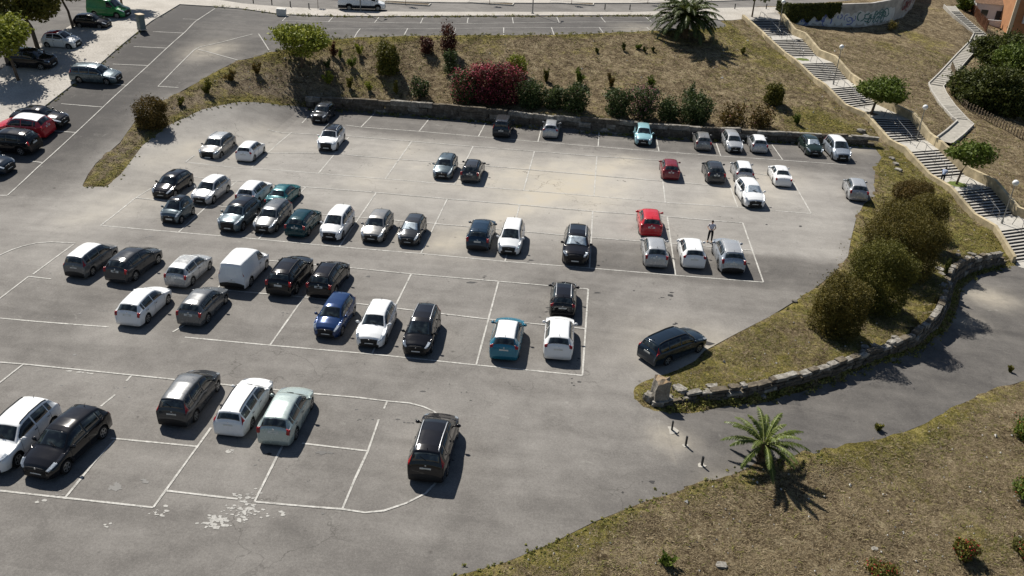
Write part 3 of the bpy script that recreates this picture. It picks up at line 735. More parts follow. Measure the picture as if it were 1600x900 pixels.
# standing stone at the tip of the island
p = gp(1031, 628); mb = MB(); rr = random.Random(12)
mb.add(rock_geo((p[0] - .05, p[1], p[2] + .65), (.78, .7, 1.55), .3, rr, .15, .14, .12), CF, 0)
mb.add(rock_geo((p[0] - .55, p[1] + .0, p[2] + .2), (.6, .5, .55), .8, rr, .35, .15), CF, 1)
mb.add(rock_geo((p[0] - .15, p[1] - .35, p[2] + .1), (.6, .4, .4), .2, rr, .35, .15), CF, 1)
tag(mb.build('boulder', [M_lich, M_rock2]), 'tall upright boulder with orange lichen on top at the tip of the grass island', 'boulder')
def loose(name, spots_, label, mats, group=None):
    rr = random.Random(31)
    for (x, y, s, lb) in spots_:
        p = gp(x, y); mb = MB(); mb.add(rock_geo((p[0], p[1], p[2] + s * .25), (s * 1.4, s, s * .6), rr.uniform(0, 3), rr, .4, .18), CF, 0)
        tag(mb.build(name, mats), lb, 'rock', group)
loose('rock', [(1126, 887, .3, 'flat pale grey stone lying on the dry slope at the bottom of the photo'), (1365, 861, .22, 'small white stone on the dry grass left of the lowest oleander'), (1191, 621, .28, 'orange-tinted stone on the verge between the boulder wall and the ramp'), (1241, 472, .25, 'white stone at the asphalt edge beside the nearest round bush'), (1403, 268, .5, 'pale rock in the grass right of the silver hatchback'), (1399, 258, .45, 'pale rock just above another one right of the silver hatchback'), (1393, 249, .4, 'uppermost of the pale rocks in the grass right of the car park corner'), (1345, 207, .6, 'pale rock behind the right end of the long rock wall'), (1352, 215, .5, 'pale rock at the very right end of the long rock wall')], '', [M_rock2])

# ------------------------------------------------------------------ staircase
M_step = simple('stair_concrete', (.42, .40, .36), .9, .2, var=.16, scale=3, bump=.1)
M_riser_shade = simple('dark_riser', (.045, .042, .042), .9, .2, var=.2, scale=3)  # shade on the risers and tread edges, painted as a darker concrete
M_para = simple('cream_render', (.42, .35, .225), .9, .2, var=.38, scale=1.1, bump=.2)
st = empty('staircase', tuple(stC[8]), 0, 'long outdoor concrete staircase of eight flights with cream side walls', 'staircase')
inv = Matrix.Translation(-Vector(stC[8]))
def kid(mb, name, mats, parent, smooth=False):
    mb.v = [tuple(Vector(v) - parent.location) for v in mb.v]
    return mb.build(name, mats, parent, smooth)
SL = [np.array(p) for p in stairL]; SR = [np.array(p) for p in stairR]
def ground_offset(p): return p
for i in range(NFL):
    TL, TR, BL, BR = SL[2 * i], SR[2 * i], SL[2 * i + 1], SR[2 * i + 1]
    zt, zb = st_zs[i]; rise = (zt - zb) / NST; mb = MB(); prof = []
    for k in range(NST + 1):
        u = k / NST
        l = TL + (BL - TL) * u; q = TR + (BR - TR) * u
        zhi = zt - rise * k + (rise if k else 0)
        if k == 0: prof.append((l, q, zt))
        zlo = zt - rise * k
        if k > 0:
            prof.append((l, q, zt - rise * (k - 1) - rise)) if False else None
    V = []; Fq = []
    # profile: riser down at each u=k/NST (k=0..NST-1), tread to the next
    for k in range(NST):
        u0, u1 = k / NST, (k + 1) / NST
        l0, q0 = TL + (BL - TL) * u0, TR + (BR - TR) * u0; l1, q1 = TL + (BL - TL) * u1, TR + (BR - TR) * u1
        za = zt - rise * k; zc = za - rise; b = len(V)
        lm, qm = l1 + (l0 - l1) * .22, q1 + (q0 - q1) * .22  # front strip of the tread, darkened to widen the painted riser shade
        V += [(l0[0], l0[1], za), (q0[0], q0[1], za), (l0[0], l0[1], zc), (q0[0], q0[1], zc), (lm[0], lm[1], zc), (qm[0], qm[1], zc), (l1[0], l1[1], zc), (q1[0], q1[1], zc)]
        Fq += [(b, b + 2, b + 3, b + 1), (b + 2, b + 4, b + 5, b + 3), (b + 4, b + 6, b + 7, b + 5)]
    mb.add(V, Fq); mb.m = [(1, 0, 1)[q % 3] for q in range(len(mb.f))]; kid(mb, 'flight', [M_step, M_riser_shade], st)
    # landing below
    mb = MB(); z = zb
    if i < NFL - 1: nl, nr = SL[2 * i + 2], SR[2 * i + 2]
    else:
        d = (BL - TL) * .25; nl, nr = BL + d, BR + d
    mb.add([(BL[0], BL[1], z + .001), (BR[0], BR[1], z + .001), (nr[0], nr[1], z + .001), (nl[0], nl[1], z + .001)], [(0, 3, 2, 1)])
    kid(mb, 'landing', [M_step], st)
def side_wall(pl, other, name, hh, th, out=0.0):
    mb = MB(); n = len(pl); A = []; B = []
    for i in range(n):
        d = pl[i] - other[i]; d[2] = 0; d /= np.linalg.norm(d)
        A.append(pl[i] + d * (.0 + out)); B.append(pl[i] + d * (th + out))
    V = []
    for i in range(n):
        zt_ = pl[i][2] + hh
        for P_, z in ((A[i], zt_), (B[i], zt_), (B[i], pl[i][2] - 1.0), (A[i], pl[i][2] - .6)):
            V.append((P_[0], P_[1], z))
    Fq = []
    for i in range(n - 1):
        a = 4 * i
        for k in range(4): Fq.append((a + k, a + (k + 1) % 4, a + 4 + (k + 1) % 4, a + 4 + k))
    Fq += [(3, 2, 1, 0), (4 * n - 4, 4 * n - 3, 4 * n - 2, 4 * n - 1)]
    mb.add(V, Fq); o = kid(mb, name, [M_para], st); return o
def smooth_side(pl):
    return pl
side_wall(SL, SR, 'side_wall', .62, .34); side_wall(SR, SL, 'side_wall', .85, .34)
M_steel = simple('galvanised_steel', (.22, .22, .22), .45, .5, .8, var=.1)
M_dark = simple('dark_metal', (.03, .032, .035), .5, .4, .3, var=.1)
names_fl = ['topmost', 'second', 'third', 'fourth', 'fifth', 'sixth', 'seventh', 'lowest']
for i in range(NFL):
    if i in (0,): pass
    TL, TR, BL, BR = SL[2 * i], SR[2 * i], SL[2 * i + 1], SR[2 * i + 1]
    u = .48; a = TL + (TR - TL) * u; b = BL + (BR - BL) * u; d = (b - a); d[2] = 0; d /= np.linalg.norm(d)
    root = empty('handrail', tuple(a), 0, f'thin metal handrail down the middle of the {names_fl[i]} flight counted from the top', 'handrail', 'handrails on the staircase')
    mb = MB(); z = .95
    s0 = a - d * .9
    mb.tube([s0 + [0, 0, .0], s0 + d * .35 + [0, 0, z], a + d * .1 + [0, 0, z], b + d * .1 + [0, 0, z], b + d * .45 + [0, 0, z * .85], b + d * .5], .028, 6)
    kid(mb, 'rail', [M_steel], root)
    for t in (.12, .5, .9):
        q = a + (b - a) * t; mb = MB(); mb.tube([q + [0, 0, -.05], q + [0, 0, z]], .022, 6); kid(mb, 'post', [M_steel], root)
# planted circle and tree pits on the landings
def disc(x, y, rx, name, mat, label, cat, dz=.02, kind=None, zz=None):
    p = gp(x, y); mb = MB(); k = 18; rr = random.Random(int(x))
    V = [(p[0] + math.cos(2 * math.pi * i / k) * rx * rr.uniform(.85, 1.1), p[1] + math.sin(2 * math.pi * i / k) * rx * .9 * rr.uniform(.85, 1.1), (zz if zz is not None else p[2]) + dz) for i in range(k)]
    mb.add(V, [tuple(range(k))]); return tag(mb.build(name, [mat]), label, cat, kind=kind)
M_soil = simple('soil', (.12, .095, .065), .95, .1, var=.4, scale=5)
M_gpatch = simple('short_grass', (.10, .13, .035), .95, .1, var=.4, scale=8)
lz = [st_zs[i][1] for i in range(NFL)]
disc(1254, 93, .85, 'grass_patch', M_gpatch, 'round patch of short green grass on a stair landing', 'grass patch', .012, zz=lz[1])
disc(1360, 178, .8, 'tree_pit', M_soil, 'soil pit round the trunk of the rounded tree on the stairs', 'tree pit', .012, zz=lz[3])
disc(1495, 289, .9, 'tree_pit', M_gpatch, 'soil pit round the trunk of the thin tree beside the walker on the stairs', 'tree pit', .012, zz=lz[5])

# ------------------------------------------------------------------ side path with shallow steps
pt = empty('stepped_path', tuple(path_c[8]), 0, 'narrow concrete path with shallow steps winding down the slope right of the stairs', 'path')
def ribbon(pl, w, dz, thick, mb, z_follow=True):
    V = []; n = len(pl)
    for i in range(n):
        d = pl[min(i + 1, n - 1)] - pl[max(i - 1, 0)]; d = d / np.linalg.norm(d[:2]); nn = np.array([-d[1], d[0]]) * w / 2
        for s in (1, -1): V.append((pl[i][0] + nn[0] * s, pl[i][1] + nn[1] * s, pl[i][2] + dz))
        for s in (1, -1): V.append((pl[i][0] + nn[0] * s, pl[i][1] + nn[1] * s, pl[i][2] + dz - thick))
    Fq = []
    for i in range(n - 1):
        a = 4 * i; b = a + 4
        Fq += [(a, b, b + 1, a + 1), (a, a + 2, b + 2, b), (a + 1, b + 1, b + 3, a + 3)]
    mb.add(V, Fq)
M_path = simple('path_concrete', (.33, .31, .27), .9, .2, var=.2, scale=2.5)
mb = MB(); ribbon(path_c, 1.5, .07, .5, mb); kid(mb, 'slab', [M_path], pt)
mb = MB()
def kerbline(pl, off, w, h0, h1):
    q = []
    for i in range(len(pl)):
        d = pl[min(i + 1, len(pl) - 1)] - pl[max(i - 1, 0)]; d = d / np.linalg.norm(d[:2]); q.append(pl[i] + np.array([-d[1], d[0], 0]) * off)
    ribbon(q, w, h1, h1 - h0, mb)
kerbline(path_c, -.85, .16, -.3, .28); kerbline(path_c, .85, .14, -.3, .16); kid(mb, 'kerb', [M_kerb], pt)
# steps
def pstep(i0, u, n, gap):
    mb = MB(); a, b = path_c[i0], path_c[i0 + 1]; L = np.linalg.norm((b - a)[:2]); d = (b - a) / L; rz = math.atan2(d[1], d[0])
    return mb, a, d, L, rz
def put_steps(i0, i1, spacing, dep=.06):
    pl = resample(path_c[i0:i1 + 1], spacing)
    for j in range(len(pl) - 1):
        a, b = pl[j], pl[j + 1]; d = b - a; L = np.linalg.norm(d[:2]); rz = math.atan2(d[1], d[0]); m = (a + b) / 2
        mb = MB(); zt_ = a[2] + .11
        mb.box((m[0], m[1], zt_ - .25), (L * .995, 1.46, .5), rz); kid(mb, 'step', [M_path], pt)
put_steps(1, 4, .55); put_steps(5, 8, .95); put_steps(10, 11, .5); 

# ------------------------------------------------------------------ curved retaining wall with spray paint
M_gw = simple('old_white_render', (.42, .40, .37), .92, .15, var=.3, scale=1.2)
M_gwh = simple('sprayed_white', (.62, .63, .62), .8, .2, var=.12, scale=2)
M_teal = simple('sprayed_teal', (.10, .20, .19), .7, .2, var=.3, scale=4)
M_blue = simple('sprayed_blue', (.16, .20, .42), .7, .2, var=.3, scale=4)
M_red = simple('sprayed_maroon', (.18, .05, .06), .7, .2, var=.3, scale=4)
gwp = resample(gw_foot, .45); nW = len(gwp)
def gtop(i): u = i / (nW - 1); return 6.75 + 1.3 * min(1, u * 2.2)
root = empty('retaining_wall', tuple(gwp[0]), 0, 'curved concrete retaining wall with spray-painted lettering and ivy at the top of the slope', 'retaining wall')
mb = MB(); V = []
nrm = []
for i in range(nW):
    d = gwp[min(i + 1, nW - 1)] - gwp[max(i - 1, 0)]; d = d / np.linalg.norm(d[:2]); nn = np.array([d[1], -d[0], 0]); nrm.append(nn)
    a = gwp[i]; b = gwp[i] - nn * .4
    V += [(a[0], a[1], a[2] - .6), (a[0], a[1], gtop(i)), (b[0], b[1], gtop(i)), (b[0], b[1], a[2] - .6)]
Fq = []
for i in range(nW - 1):
    for k in range(3): Fq.append((4 * i + k, 4 * i + 4 + k, 4 * i + 5 + k, 4 * i + 1 + k))
mb.add(V, Fq); kid(mb, 'wall', [M_gw], root)
def wp(s, h, off):
    s = min(max(s, 0), nW - 1.01); i = int(s); u = s - i; a = gwp[i] * (1 - u) + gwp[i + 1] * u; n_ = nrm[i] * (1 - u) + nrm[i + 1] * u
    return Vector(a + n_ * off + np.array([0, 0, h]))
def wstroke(mb, pts, w, off):
    V = []; n = len(pts)
    for i, (s, h) in enumerate(pts):
        a = pts[max(i - 1, 0)]; b = pts[min(i + 1, n - 1)]; dx, dy = (b[0] - a[0]) * .45, b[1] - a[1]; L = math.hypot(dx, dy) + 1e-6
        ox, oy = -dy / L * w / .45, dx / L * w
        V += [wp(s + ox, h + oy, off), wp(s - ox, h - oy, off)]
    mb.add(V, [(2 * i, 2 * i + 2, 2 * i + 3, 2 * i + 1) for i in range(n - 1)])
def fillblob(mb, s0, h0, rs, rh, off, r, k=14):
    V = [wp(s0 + math.cos(2 * math.pi * i / k) * rs / .45 * r.uniform(.8, 1.15), h0 + math.sin(2 * math.pi * i / k) * rh * r.uniform(.85, 1.1), off) for i in range(k)]
    mb.add(V, [tuple(range(k))])
rg = random.Random(21)
mbw, mbt, mbb, mbr = MB(), MB(), MB(), MB()
def s_at(px):  # wall parameter whose foot is seen at this column
    xs_ = [pr_np(np.array([g_]))[0][0] for g_ in gwp[:int(nW * .9)]]; return float(np.argmin([abs(q - px) for q in xs_]))
bands = [(1248, 1300, .9, .75, 'b'), (1303, 1336, 1.15, 1.0, 'b'), (1338, 1392, 1.35, 1.05, 't'), (1405, 1424, 1.9, 1.2, 'r')]
off = .006
for x0_, x1_, h0, rh, kd in bands:
    s0, s1 = s_at(x0_), s_at(x1_); n = max(3, int((s1 - s0) * .45 / 1.0))
    for k in range(n):
        s = s0 + (s1 - s0) * (k + .5) / n; off += .0015
        if kd != 'r': fillblob(mbw, s, h0 + rg.uniform(-.1, .1), .75, rh, off, rg)
    tgt = {'t': mbt, 'b': mbb, 'r': mbr}[kd]
    for k in range(n * (3 if kd != 'b' else 2)):
        s = s0 + (s1 - s0) * rg.random(); h = h0 + rg.uniform(-.4, .4); off += .0015; a0 = rg.uniform(0, 6); sw = rg.choice((-1, 1)) * rg.uniform(2.5, 5.5); ra, rb_ = rg.uniform(.25, .7), rg.uniform(.3, .75)
        pts = [(s + ra / .45 * math.cos(a0 + sw * t / 12) , h + rb_ * math.sin(a0 + sw * t / 12)) for t in range(13)]
        wstroke(tgt if rg.random() < .8 else mbw, pts, rg.uniform(.06, .12), off)
kid(mbw, 'white_spray_paint', [M_gwh], root); kid(mbt, 'teal_lettering', [M_teal], root); kid(mbb, 'blue_lettering', [M_blue], root); kid(mbr, 'maroon_lettering', [M_red], root)

# ------------------------------------------------------------------ buildings and fences, top right corner
M_wwall = simple('white_wall', (.62, .63, .64), .9, .2, var=.08, scale=1.5)
M_orng = simple('ochre_render', (.40, .20, .10), .9, .2, var=.12, scale=1.2)
M_crm = simple('cream_trim', (.60, .50, .36), .9, .2, var=.1, scale=2)
M_tile = simple('old_roof_sheet', (.16, .10, .065), .9, .2, var=.35, scale=2.5)
M_glass2 = simple('window_glass', (.02, .03, .035), .1, .6, var=.2)
p = gp(1546, 34); hs = empty('house', (p[0], p[1], 0), R(-12), 'small white single-storey house behind the cane fence in the upper right corner', 'house')
zb_ = hz(p[0], p[1])
mb = MB(); mb.box((0, 1.9, zb_ + 1.3), (5.6, 3.6, 3.2)); mb.box((2.95, -.9, zb_ + .5), (.25, 2.4, 2.0)); mb.build('wall', [M_wwall], hs)
mb = MB(); mb.add([(-3.1, -.1, zb_ + 2.92), (3.2, -.1, zb_ + 2.92), (3.2, 2.1, zb_ + 3.8), (-3.1, 2.1, zb_ + 3.8), (3.2, 4.2, zb_ + 2.92), (-3.1, 4.2, zb_ + 2.92)], [(0, 1, 2, 3), (3, 2, 4, 5)]); mb.build('roof', [M_tile], hs)
mb = MB(); mb.box((1.1, .08, zb_ + .95), (.9, .08, 1.9)); d_ = mb.build('door', [M_dark], hs)
mb = MB(); mb.box((-1.2, .08, zb_ + 1.4), (1.1, .07, 1.0)); mb.build('window', [M_glass2], hs)
mb = MB(); mb.box((-.4, -2.6, zb_ + .15), (3.4, .25, 1.1)); mb.box((-2.2, -1.3, zb_ + .15), (.25, 2.6, 1.1)); mb.build('yard_wall', [M_wwall], hs)
p = gp(1574, 56); ab = empty('apartment_building', (p[0], p[1], 0), R(-8), 'ochre apartment block with cream corner strip at the right edge of the photo', 'building')
zb_ = hz(p[0], p[1]); hh = 13
mb = MB(); mb.box((6, 5.5, zb_ + hh / 2 - .5), (12, 11, hh)); mb.build('wall', [M_orng], ab)
mb = MB(); mb.box((.0, -.0, zb_ + hh / 2 - .4), (.55, .3, hh)); mb.build('corner_strip', [M_crm], ab)
mb = MB(); mb.box((3.7, -.25, zb_ + hh / 2 + .9), (4.4, .55, hh - 2.6)); mb.build('white_bay', [M_wwall], ab)
for k in range(4):
    for xx in (2.6, 4.8):
        mb = MB(); mb.box((xx, -.53, zb_ + 2.6 + 2.7 * k), (.95, .06, 1.15)); f_ = mb.build('window', [M_crm], ab)
        mb = MB(); mb.box((xx, -.575, zb_ + 2.6 + 2.7 * k), (.78, .04, .98)); mb.build('pane', [M_glass2], f_)
mb = MB(); mb.box((6, 5.5, zb_ + hh - .3), (12.4, 11.4, .3)); mb.build('roof', [M_tile], ab)

def fence(pts, hgt, step, mat, name, label, sl=(.09, .05), lean=.04, post=None):
    P = resample([gp(*q) for q in pts], step); r = random.Random(len(P)); root = empty(name, tuple(P[0]), 0, label, 'fence')
    mb = MB()
    for q in P:
        z = hz(q[0], q[1]); h_ = hgt * r.uniform(.92, 1.06)
        mb.tube([(q[0], q[1], z - .2), (q[0] + r.uniform(-lean, lean), q[1] + r.uniform(-lean, lean), z + h_)], [sl[0], sl[0] * .9], 5)
    kid(mb, 'slats', [mat], root)
    mb = MB()
    for zz in (.3, .75): mb.tube([(q[0], q[1], hz(q[0], q[1]) + hgt * zz) for q in P], sl[1], 5)
    kid(mb, 'rail', [mat], root); return root
M_wood = simple('weathered_wood', (.20, .155, .105), .9, .2, var=.35, scale=4)
M_cane = simple('reddish_cane', (.15, .075, .045), .95, .1, var=.4, scale=6)
fence([(1499, 163), (1508, 172), (1530, 183), (1560, 200), (1600, 222), (1650, 250)], 1.05, .42, M_wood, 'picket_fence', 'row of upright wooden stakes along the slope right of the stepped path', (.075, .03))
fence([(1509, 2), (1515, 18), (1525, 30), (1534, 42), (1540, 52)], 1.7, .16, M_cane, 'cane_fence', 'tall reddish cane fence beside the upper steps of the side path', (.05, .03), .12)
fence([(1485, 108), (1493, 128), (1502, 150)], 1.0, .3, M_wood, 'picket_fence', 'short stretch of brown stakes half hidden by the big dark tree', (.06, .03))

# ------------------------------------------------------------------ lamps, posts, cabinet
M_globe, nt_, b_ = nmat('opal_globe', .2, .5); b_.inputs['Base Color'].default_value = (.80, .80, .78, 1)
M_pole = simple('grey_lamp_pole', (.25, .25, .24), .5, .4, .4, var=.1)
def height_to(P, ytop):
    hs_ = np.arange(.2, 14, .02); q = pr_np(np.array([[P[0], P[1], P[2] + h] for h in hs_]))[:, 1]; return float(hs_[np.argmin(np.abs(q - ytop))])
def stair_pt(px, py, z): return at(px, py, z)
for (x, y, z, yt, lb) in [(1215.5, 49.5, 4.75, 2, 'globe street lamp beside the topmost flight of the staircase'), (1302, 132, lz[2], 72, 'globe street lamp on the landing left of the rounded tree'), (1432, 217, .15, 166, 'globe street lamp right of the rounded tree beside the shaded flight'), (1565, 349, lz[6], 284, 'globe street lamp nearest the foot of the staircase')]:
    P = at(x, y, z); h_ = height_to(P, yt); root = empty('street_lamp', tuple(P), 0, lb, 'street lamp', 'globe lamps on the staircase')
    mb = MB(); mb.tube([(0, 0, -.3), (0, 0, h_ * .5), (0, 0, h_ - .35)], [.06, .05, .038], 8); mb.tube([(0, 0, -.05), (0, 0, .35)], [.10, .085], 8); mb.build('pole', [M_pole], root)
    mb = MB(); mb.ball((0, 0, h_ - .1), .27, 14, 9); gl = mb.build('globe', [M_globe], root, True)
    mb = MB(); mb.tube([(0, 0, h_ - .42), (0, 0, h_ - .3)], [.06, .13], 10); mb.build('collar', [M_pole], root)
def mast(x, y, h_, lb, head=True):
    P = at(x, y, ZTOP + .13); root = empty('street_lamp', tuple(P), 0, lb, 'street lamp')
    mb = MB(); mb.tube([(0, 0, -.2), (0, 0, h_ * .6), (0, 0, h_)], [.085, .07, .05], 8); mb.build('pole', [M_pole], root)
    mb = MB(); mb.tube([(0, 0, -.05), (0, 0, .12)], [.2, .18], 8); mb.build('base', [M_pole], root)
    mb = MB(); mb.tube([(0, 0, h_ - .1), (0, .5, h_ + .25), (0, 1.3, h_ + .35)], .04, 6); mb.box((0, 1.6, h_ + .35), (.3, .7, .12)); mb.build('lamp_head', [M_pole], root)
mast(563.5, 17.5, 7.5, 'tall grey lamp mast on the pavement in front of the white delivery van')
mast(832, 21, 7.5, 'tall grey lamp mast on the upper pavement above the red oleander hedge')
M_bcon = simple('pale_concrete_pad', (.38, .36, .32), .9, .2, var=.15)
for i, (x, y, yt, lb) in enumerate([(1049.5, 672.5, 658, 'dark metal post furthest from the small palm'), (1071, 697.5, 682, 'dark metal post in the middle of the row of three'), (1096.2, 728.5, 713.2, 'dark metal post nearest the dry slope')]):
    P = gp(x, y); root = empty('bollard', tuple(P), 0, lb, 'bollard', 'bollards across the ramp entrance')
    h_ = height_to(P, yt)
    mb = MB(); mb.box((0, 0, h_ / 2), (.085, .085, h_), .2 * i); mb.build('post', [M_dark], root)
    mb = MB(); r = random.Random(i); k = 12; w = (.34, .18, .22)[i]
    mb.add([(math.cos(2 * math.pi * j / k) * w * r.uniform(.6, 1.1), math.sin(2 * math.pi * j / k) * w * r.uniform(.6, 1.1), .036 + .001) for j in range(k)], [tuple(range(k))]); mb.build('concrete_pad', [M_bcon], root)
for i, (x, y) in enumerate([(396, 5.5), (425, 8), (454, 11), (483, 14), (945, 15), (984, 15.5), (1148, 14), (1197, 14)]):
    P = at(x, y, ZTOP + .13)
    mb = MB(); mb.tube([(0, 0, 0), (0, 0, .62)], [.075, .07], 8); mb.tube([(0, 0, .62), (0, 0, .74)], [.085, .05], 8)
    o = mb.build('bollard', [M_dark]); o.location = P
    tag(o, 'small dark post at the kerb of the upper pavement', 'bollard', 'small dark posts along the upper pavement')
P = at_left(222, 48); P[2] += .13; root = empty('utility_cabinet', tuple(P), R(-38), 'grey-green street cabinet with pale top standing at the edge of the left pavement', 'cabinet')
M_cab = simple('cabinet_grey_green', (.16, .20, .20), .6, .3, var=.15)
mb = MB(); mb.box((0, 0, .88), (.95, .6, 1.55)); mb.build('body', [M_cab], root)
mb = MB(); mb.box((0, 0, 1.69), (1.06, .7, .07)); mb.build('top', [M_crm], root)
mb = MB(); mb.box((0, 0, .05), (1.05, .7, .12)); mb.build('plinth', [M_conc], root)
mb = MB(); mb.box((0, -.31, .9), (.8, .025, 1.35)); d_ = mb.build('door', [M_cab], root)
mb = MB(); mb.box((.3, -.335, .95), (.04, .03, .16)); mb.build('handle', [M_dark], d_)
P = at(440, 24.5, ZTOP + .02); mb = MB(); rr = random.Random(3)
mb.add(rock_geo((P[0], P[1], P[2] + .45), (1.15, .8, .9), .1, rr, .35, .08), CF); tag(mb.build('rubble_bag', [simple('white_bag', (.62, .61, .57), .8, .2)]), 'white builder bag left at the far edge of the upper road', 'bag')
# manhole and tree planters in the street
def planter(x, y, w, d, lb):
    P = at(x, y, ZTOP); root = empty('tree_planter', tuple(P), R(0), lb, 'tree planter', 'kerbed planters in the upper street')
    mb = MB()
    for c, s in (((0, d / 2, .06), (w, .15, .2)), ((0, -d / 2, .06), (w, .15, .2)), ((w / 2 - .075, 0, .055), (.15, d - .15, .2)), ((-w / 2 + .075, 0, .055), (.15, d - .15, .2))): mb.box(c, s)
    mb.build('kerb', [M_kerb], root)
    mb = MB(); mb.box((0, 0, .03), (w - .3, d - .15, .12)); mb.build('soil', [M_soil], root)
planter(636, 6, 6.5, 1.6, 'kerbed planter in the street with a young tree, first to the right of the van')
planter(767, 5.5, 6.5, 1.6, 'kerbed planter in the street, second to the right of the van')
planter(893, 5.5, 6.5, 1.6, 'kerbed planter in the street, third to the right of the van')
planter(1020, 4.5, 6.5, 1.6, 'kerbed planter in the street behind the large palm')
# ------------------------------------------------------------------ foliage
def leafmat(name, lo, hi, third=None, rough=.65):
    m, nt, b = nmat(name, rough, .25); g = NG(nt); t = g.attr('tint')
    st_ = [(0, lo), (.75, hi)] + ([(1.0, third)] if third else [])
    c = g.ramp(t, st_)
    c = g.mix(g.mrange(g.noise(1.3, 3), .35, .65, 0, .35), c, tuple(x * .6 for x in lo))
    g.col(c, b)
    tr = g.n('ShaderNodeBsdfTranslucent'); nt.links.new(c, tr.inputs['Color'])
    mx = g.n('ShaderNodeMixShader'); mx.inputs[0].default_value = .22
    out = nt.nodes['Material Output']; nt.links.new(b.outputs[0], mx.inputs[1]); nt.links.new(tr.outputs[0], mx.inputs[2]); nt.links.new(mx.outputs[0], out.inputs[0])
    return m
L_light = leafmat('leaf_yellow_green', (.13, .16, .02), (.34, .36, .05), (.44, .43, .09))
L_mid = leafmat('leaf_green', (.055, .085, .014), (.15, .20, .028), (.24, .28, .05))
L_dark = leafmat('leaf_dark_green', (.034, .044, .010), (.10, .115, .022), (.17, .17, .04))
L_olive = leafmat('leaf_olive_brown', (.056, .050, .011), (.175, .142, .025), (.25, .15, .032))
L_conif = leafmat('leaf_olive', (.058, .062, .011), (.165, .155, .026), (.23, .19, .035))
L_rust = leafmat('leaf_rusty', (.070, .050, .014), (.165, .115, .028), (.22, .11, .035))
L_olean = leafmat('leaf_oleander', (.032, .052, .016), (.090, .120, .036), (.17, .18, .08))
L_redl = leafmat('leaf_reddish', (.055, .018, .014), (.13, .045, .030), (.12, .12, .03))
F_pink = leafmat('flower_red_pink', (.36, .035, .07), (.62, .10, .16), (.72, .30, .36))
F_pale = leafmat('flower_pale_pink', (.52, .20, .24), (.60, .30, .33), (.7, .5, .5))
F_red = leafmat('flower_red', (.35, .02, .02), (.55, .05, .06), (.6, .12, .1))
M_bark = simple('bark', (.13, .10, .075), .95, .1, var=.4, scale=5, bump=.4)
M_twig = simple('twigs', (.10, .075, .05), .95, .1, var=.3)

def leaves(blobs, n, size, seed, shell=.55, flat=.0, asp=1.6, up=.2, tint=None, tri=False, spike=None, ragged=.12, lump=1.0):
    """n leaf faces spread through a union of ellipsoids; blobs: (x,y,z,rx,ry,rz)"""
    r = np.random.default_rng(seed); B = np.array(blobs, float)
    vol = (B[:, 3] * B[:, 4] * B[:, 5]) ** .67; k = r.choice(len(B), n, p=vol / vol.sum())
    d = r.normal(size=(n, 3)); d /= np.linalg.norm(d, axis=1)[:, None]
    rad = r.random(n) ** (1 / 3) * (1 - shell) + shell * (1 - r.random(n) ** 2 * .35)
    # uneven surface
    bump = 1 + lump * (.16 * np.sin(d[:, 0] * 7 + k * 1.7) * np.cos(d[:, 1] * 6 + k) + .10 * np.sin(d[:, 2] * 11 + d[:, 0] * 9 + k * 3))
    # ragged shoots leaving the surface along a limited set of directions
    D_ = r.normal(size=(46, 3)); D_[:, 2] = np.abs(D_[:, 2]) * .9; D_ /= np.linalg.norm(D_, axis=1)[:, None]
    sh_ = r.random(n) < ragged
    if sh_.any():
        q_ = r.integers(0, 46, n); d = np.where(sh_[:, None], D_[q_] + r.normal(size=(n, 3)) * .07, d); rad = np.where(sh_, .8 + r.random(n) * .62, rad)
    c = B[k, :3] + d * B[k, 3:] * (rad * bump)[:, None]
    c = c[c[:, 2] > .03]; d = d[:len(c)]; n = len(c); k = k[:n]
    nn = r.normal(size=(n, 3)) * .9 + d * .6 + np.array([0, 0, up]); nn /= np.linalg.norm(nn, axis=1)[:, None]
    a = np.cross(nn, r.normal(size=(n, 3))); a /= np.linalg.norm(a, axis=1)[:, None]; b = np.cross(nn, a)
    s = size * r.uniform(.6, 1.3, n)[:, None]
    if spike: a = a * .3 + np.array([0, 0, 1.0]) * .7 + d * .6; a /= np.linalg.norm(a, axis=1)[:, None]; b = np.cross(nn, a); b /= np.linalg.norm(b, axis=1)[:, None] + 1e-9
    V = np.stack([c - a * s * asp * .5, c + b * s * .5, c + a * s * asp * .5 + nn * s * .1, c - b * s * .5], 1).reshape(-1, 3)
    Fq = np.arange(4 * n).reshape(n, 4)
    me = mesh_np('leaves', V, Fq)
    t = r.random(n) ** 1.2 if tint is None else tint(c, r)
    # clump tone
    cl = .5 + .5 * np.sin(c[:, 0] * 2.3 + seed) * np.sin(c[:, 1] * 2.1 + 1.3 * seed) * np.sin(c[:, 2] * 2.7)
    t = np.clip(t * .65 + cl * .35, 0, 1)
    fattr(me, 'tint', np.repeat(t, 4)); return me

def limbs(h, spread, n, r, rad=.09, base=.35, top=.8, lean=(0, 0)):
    mb = MB(); mb.tube([(0, 0, -.2), (lean[0] * .3, lean[1] * .3, h * .3), (lean[0], lean[1], h * base)], [rad * 1.25, rad, rad * .85], 7)
    for i in range(n):
        a = 2 * math.pi * i / n + r.uniform(-.4, .4); s = spread * r.uniform(.5, .95); z = h * r.uniform(.55, top); p0 = (lean[0], lean[1], h * base - .05)
        m_ = (lean[0] + math.cos(a) * s * .4, lean[1] + math.sin(a) * s * .4, h * base + (z - h * base) * .55)
        e = (lean[0] + math.cos(a) * s, lean[1] + math.sin(a) * s, z); mb.tube([p0, m_, e], [rad * .6, rad * .4, rad * .15], 5)
        for q in range(2):
            b_ = a + r.uniform(-.9, .9); mb.tube([m_, (m_[0] + math.cos(b_) * s * .4, m_[1] + math.sin(b_) * s * .4, m_[2] + h * .18)], [rad * .3, rad * .1], 4)
    return mb

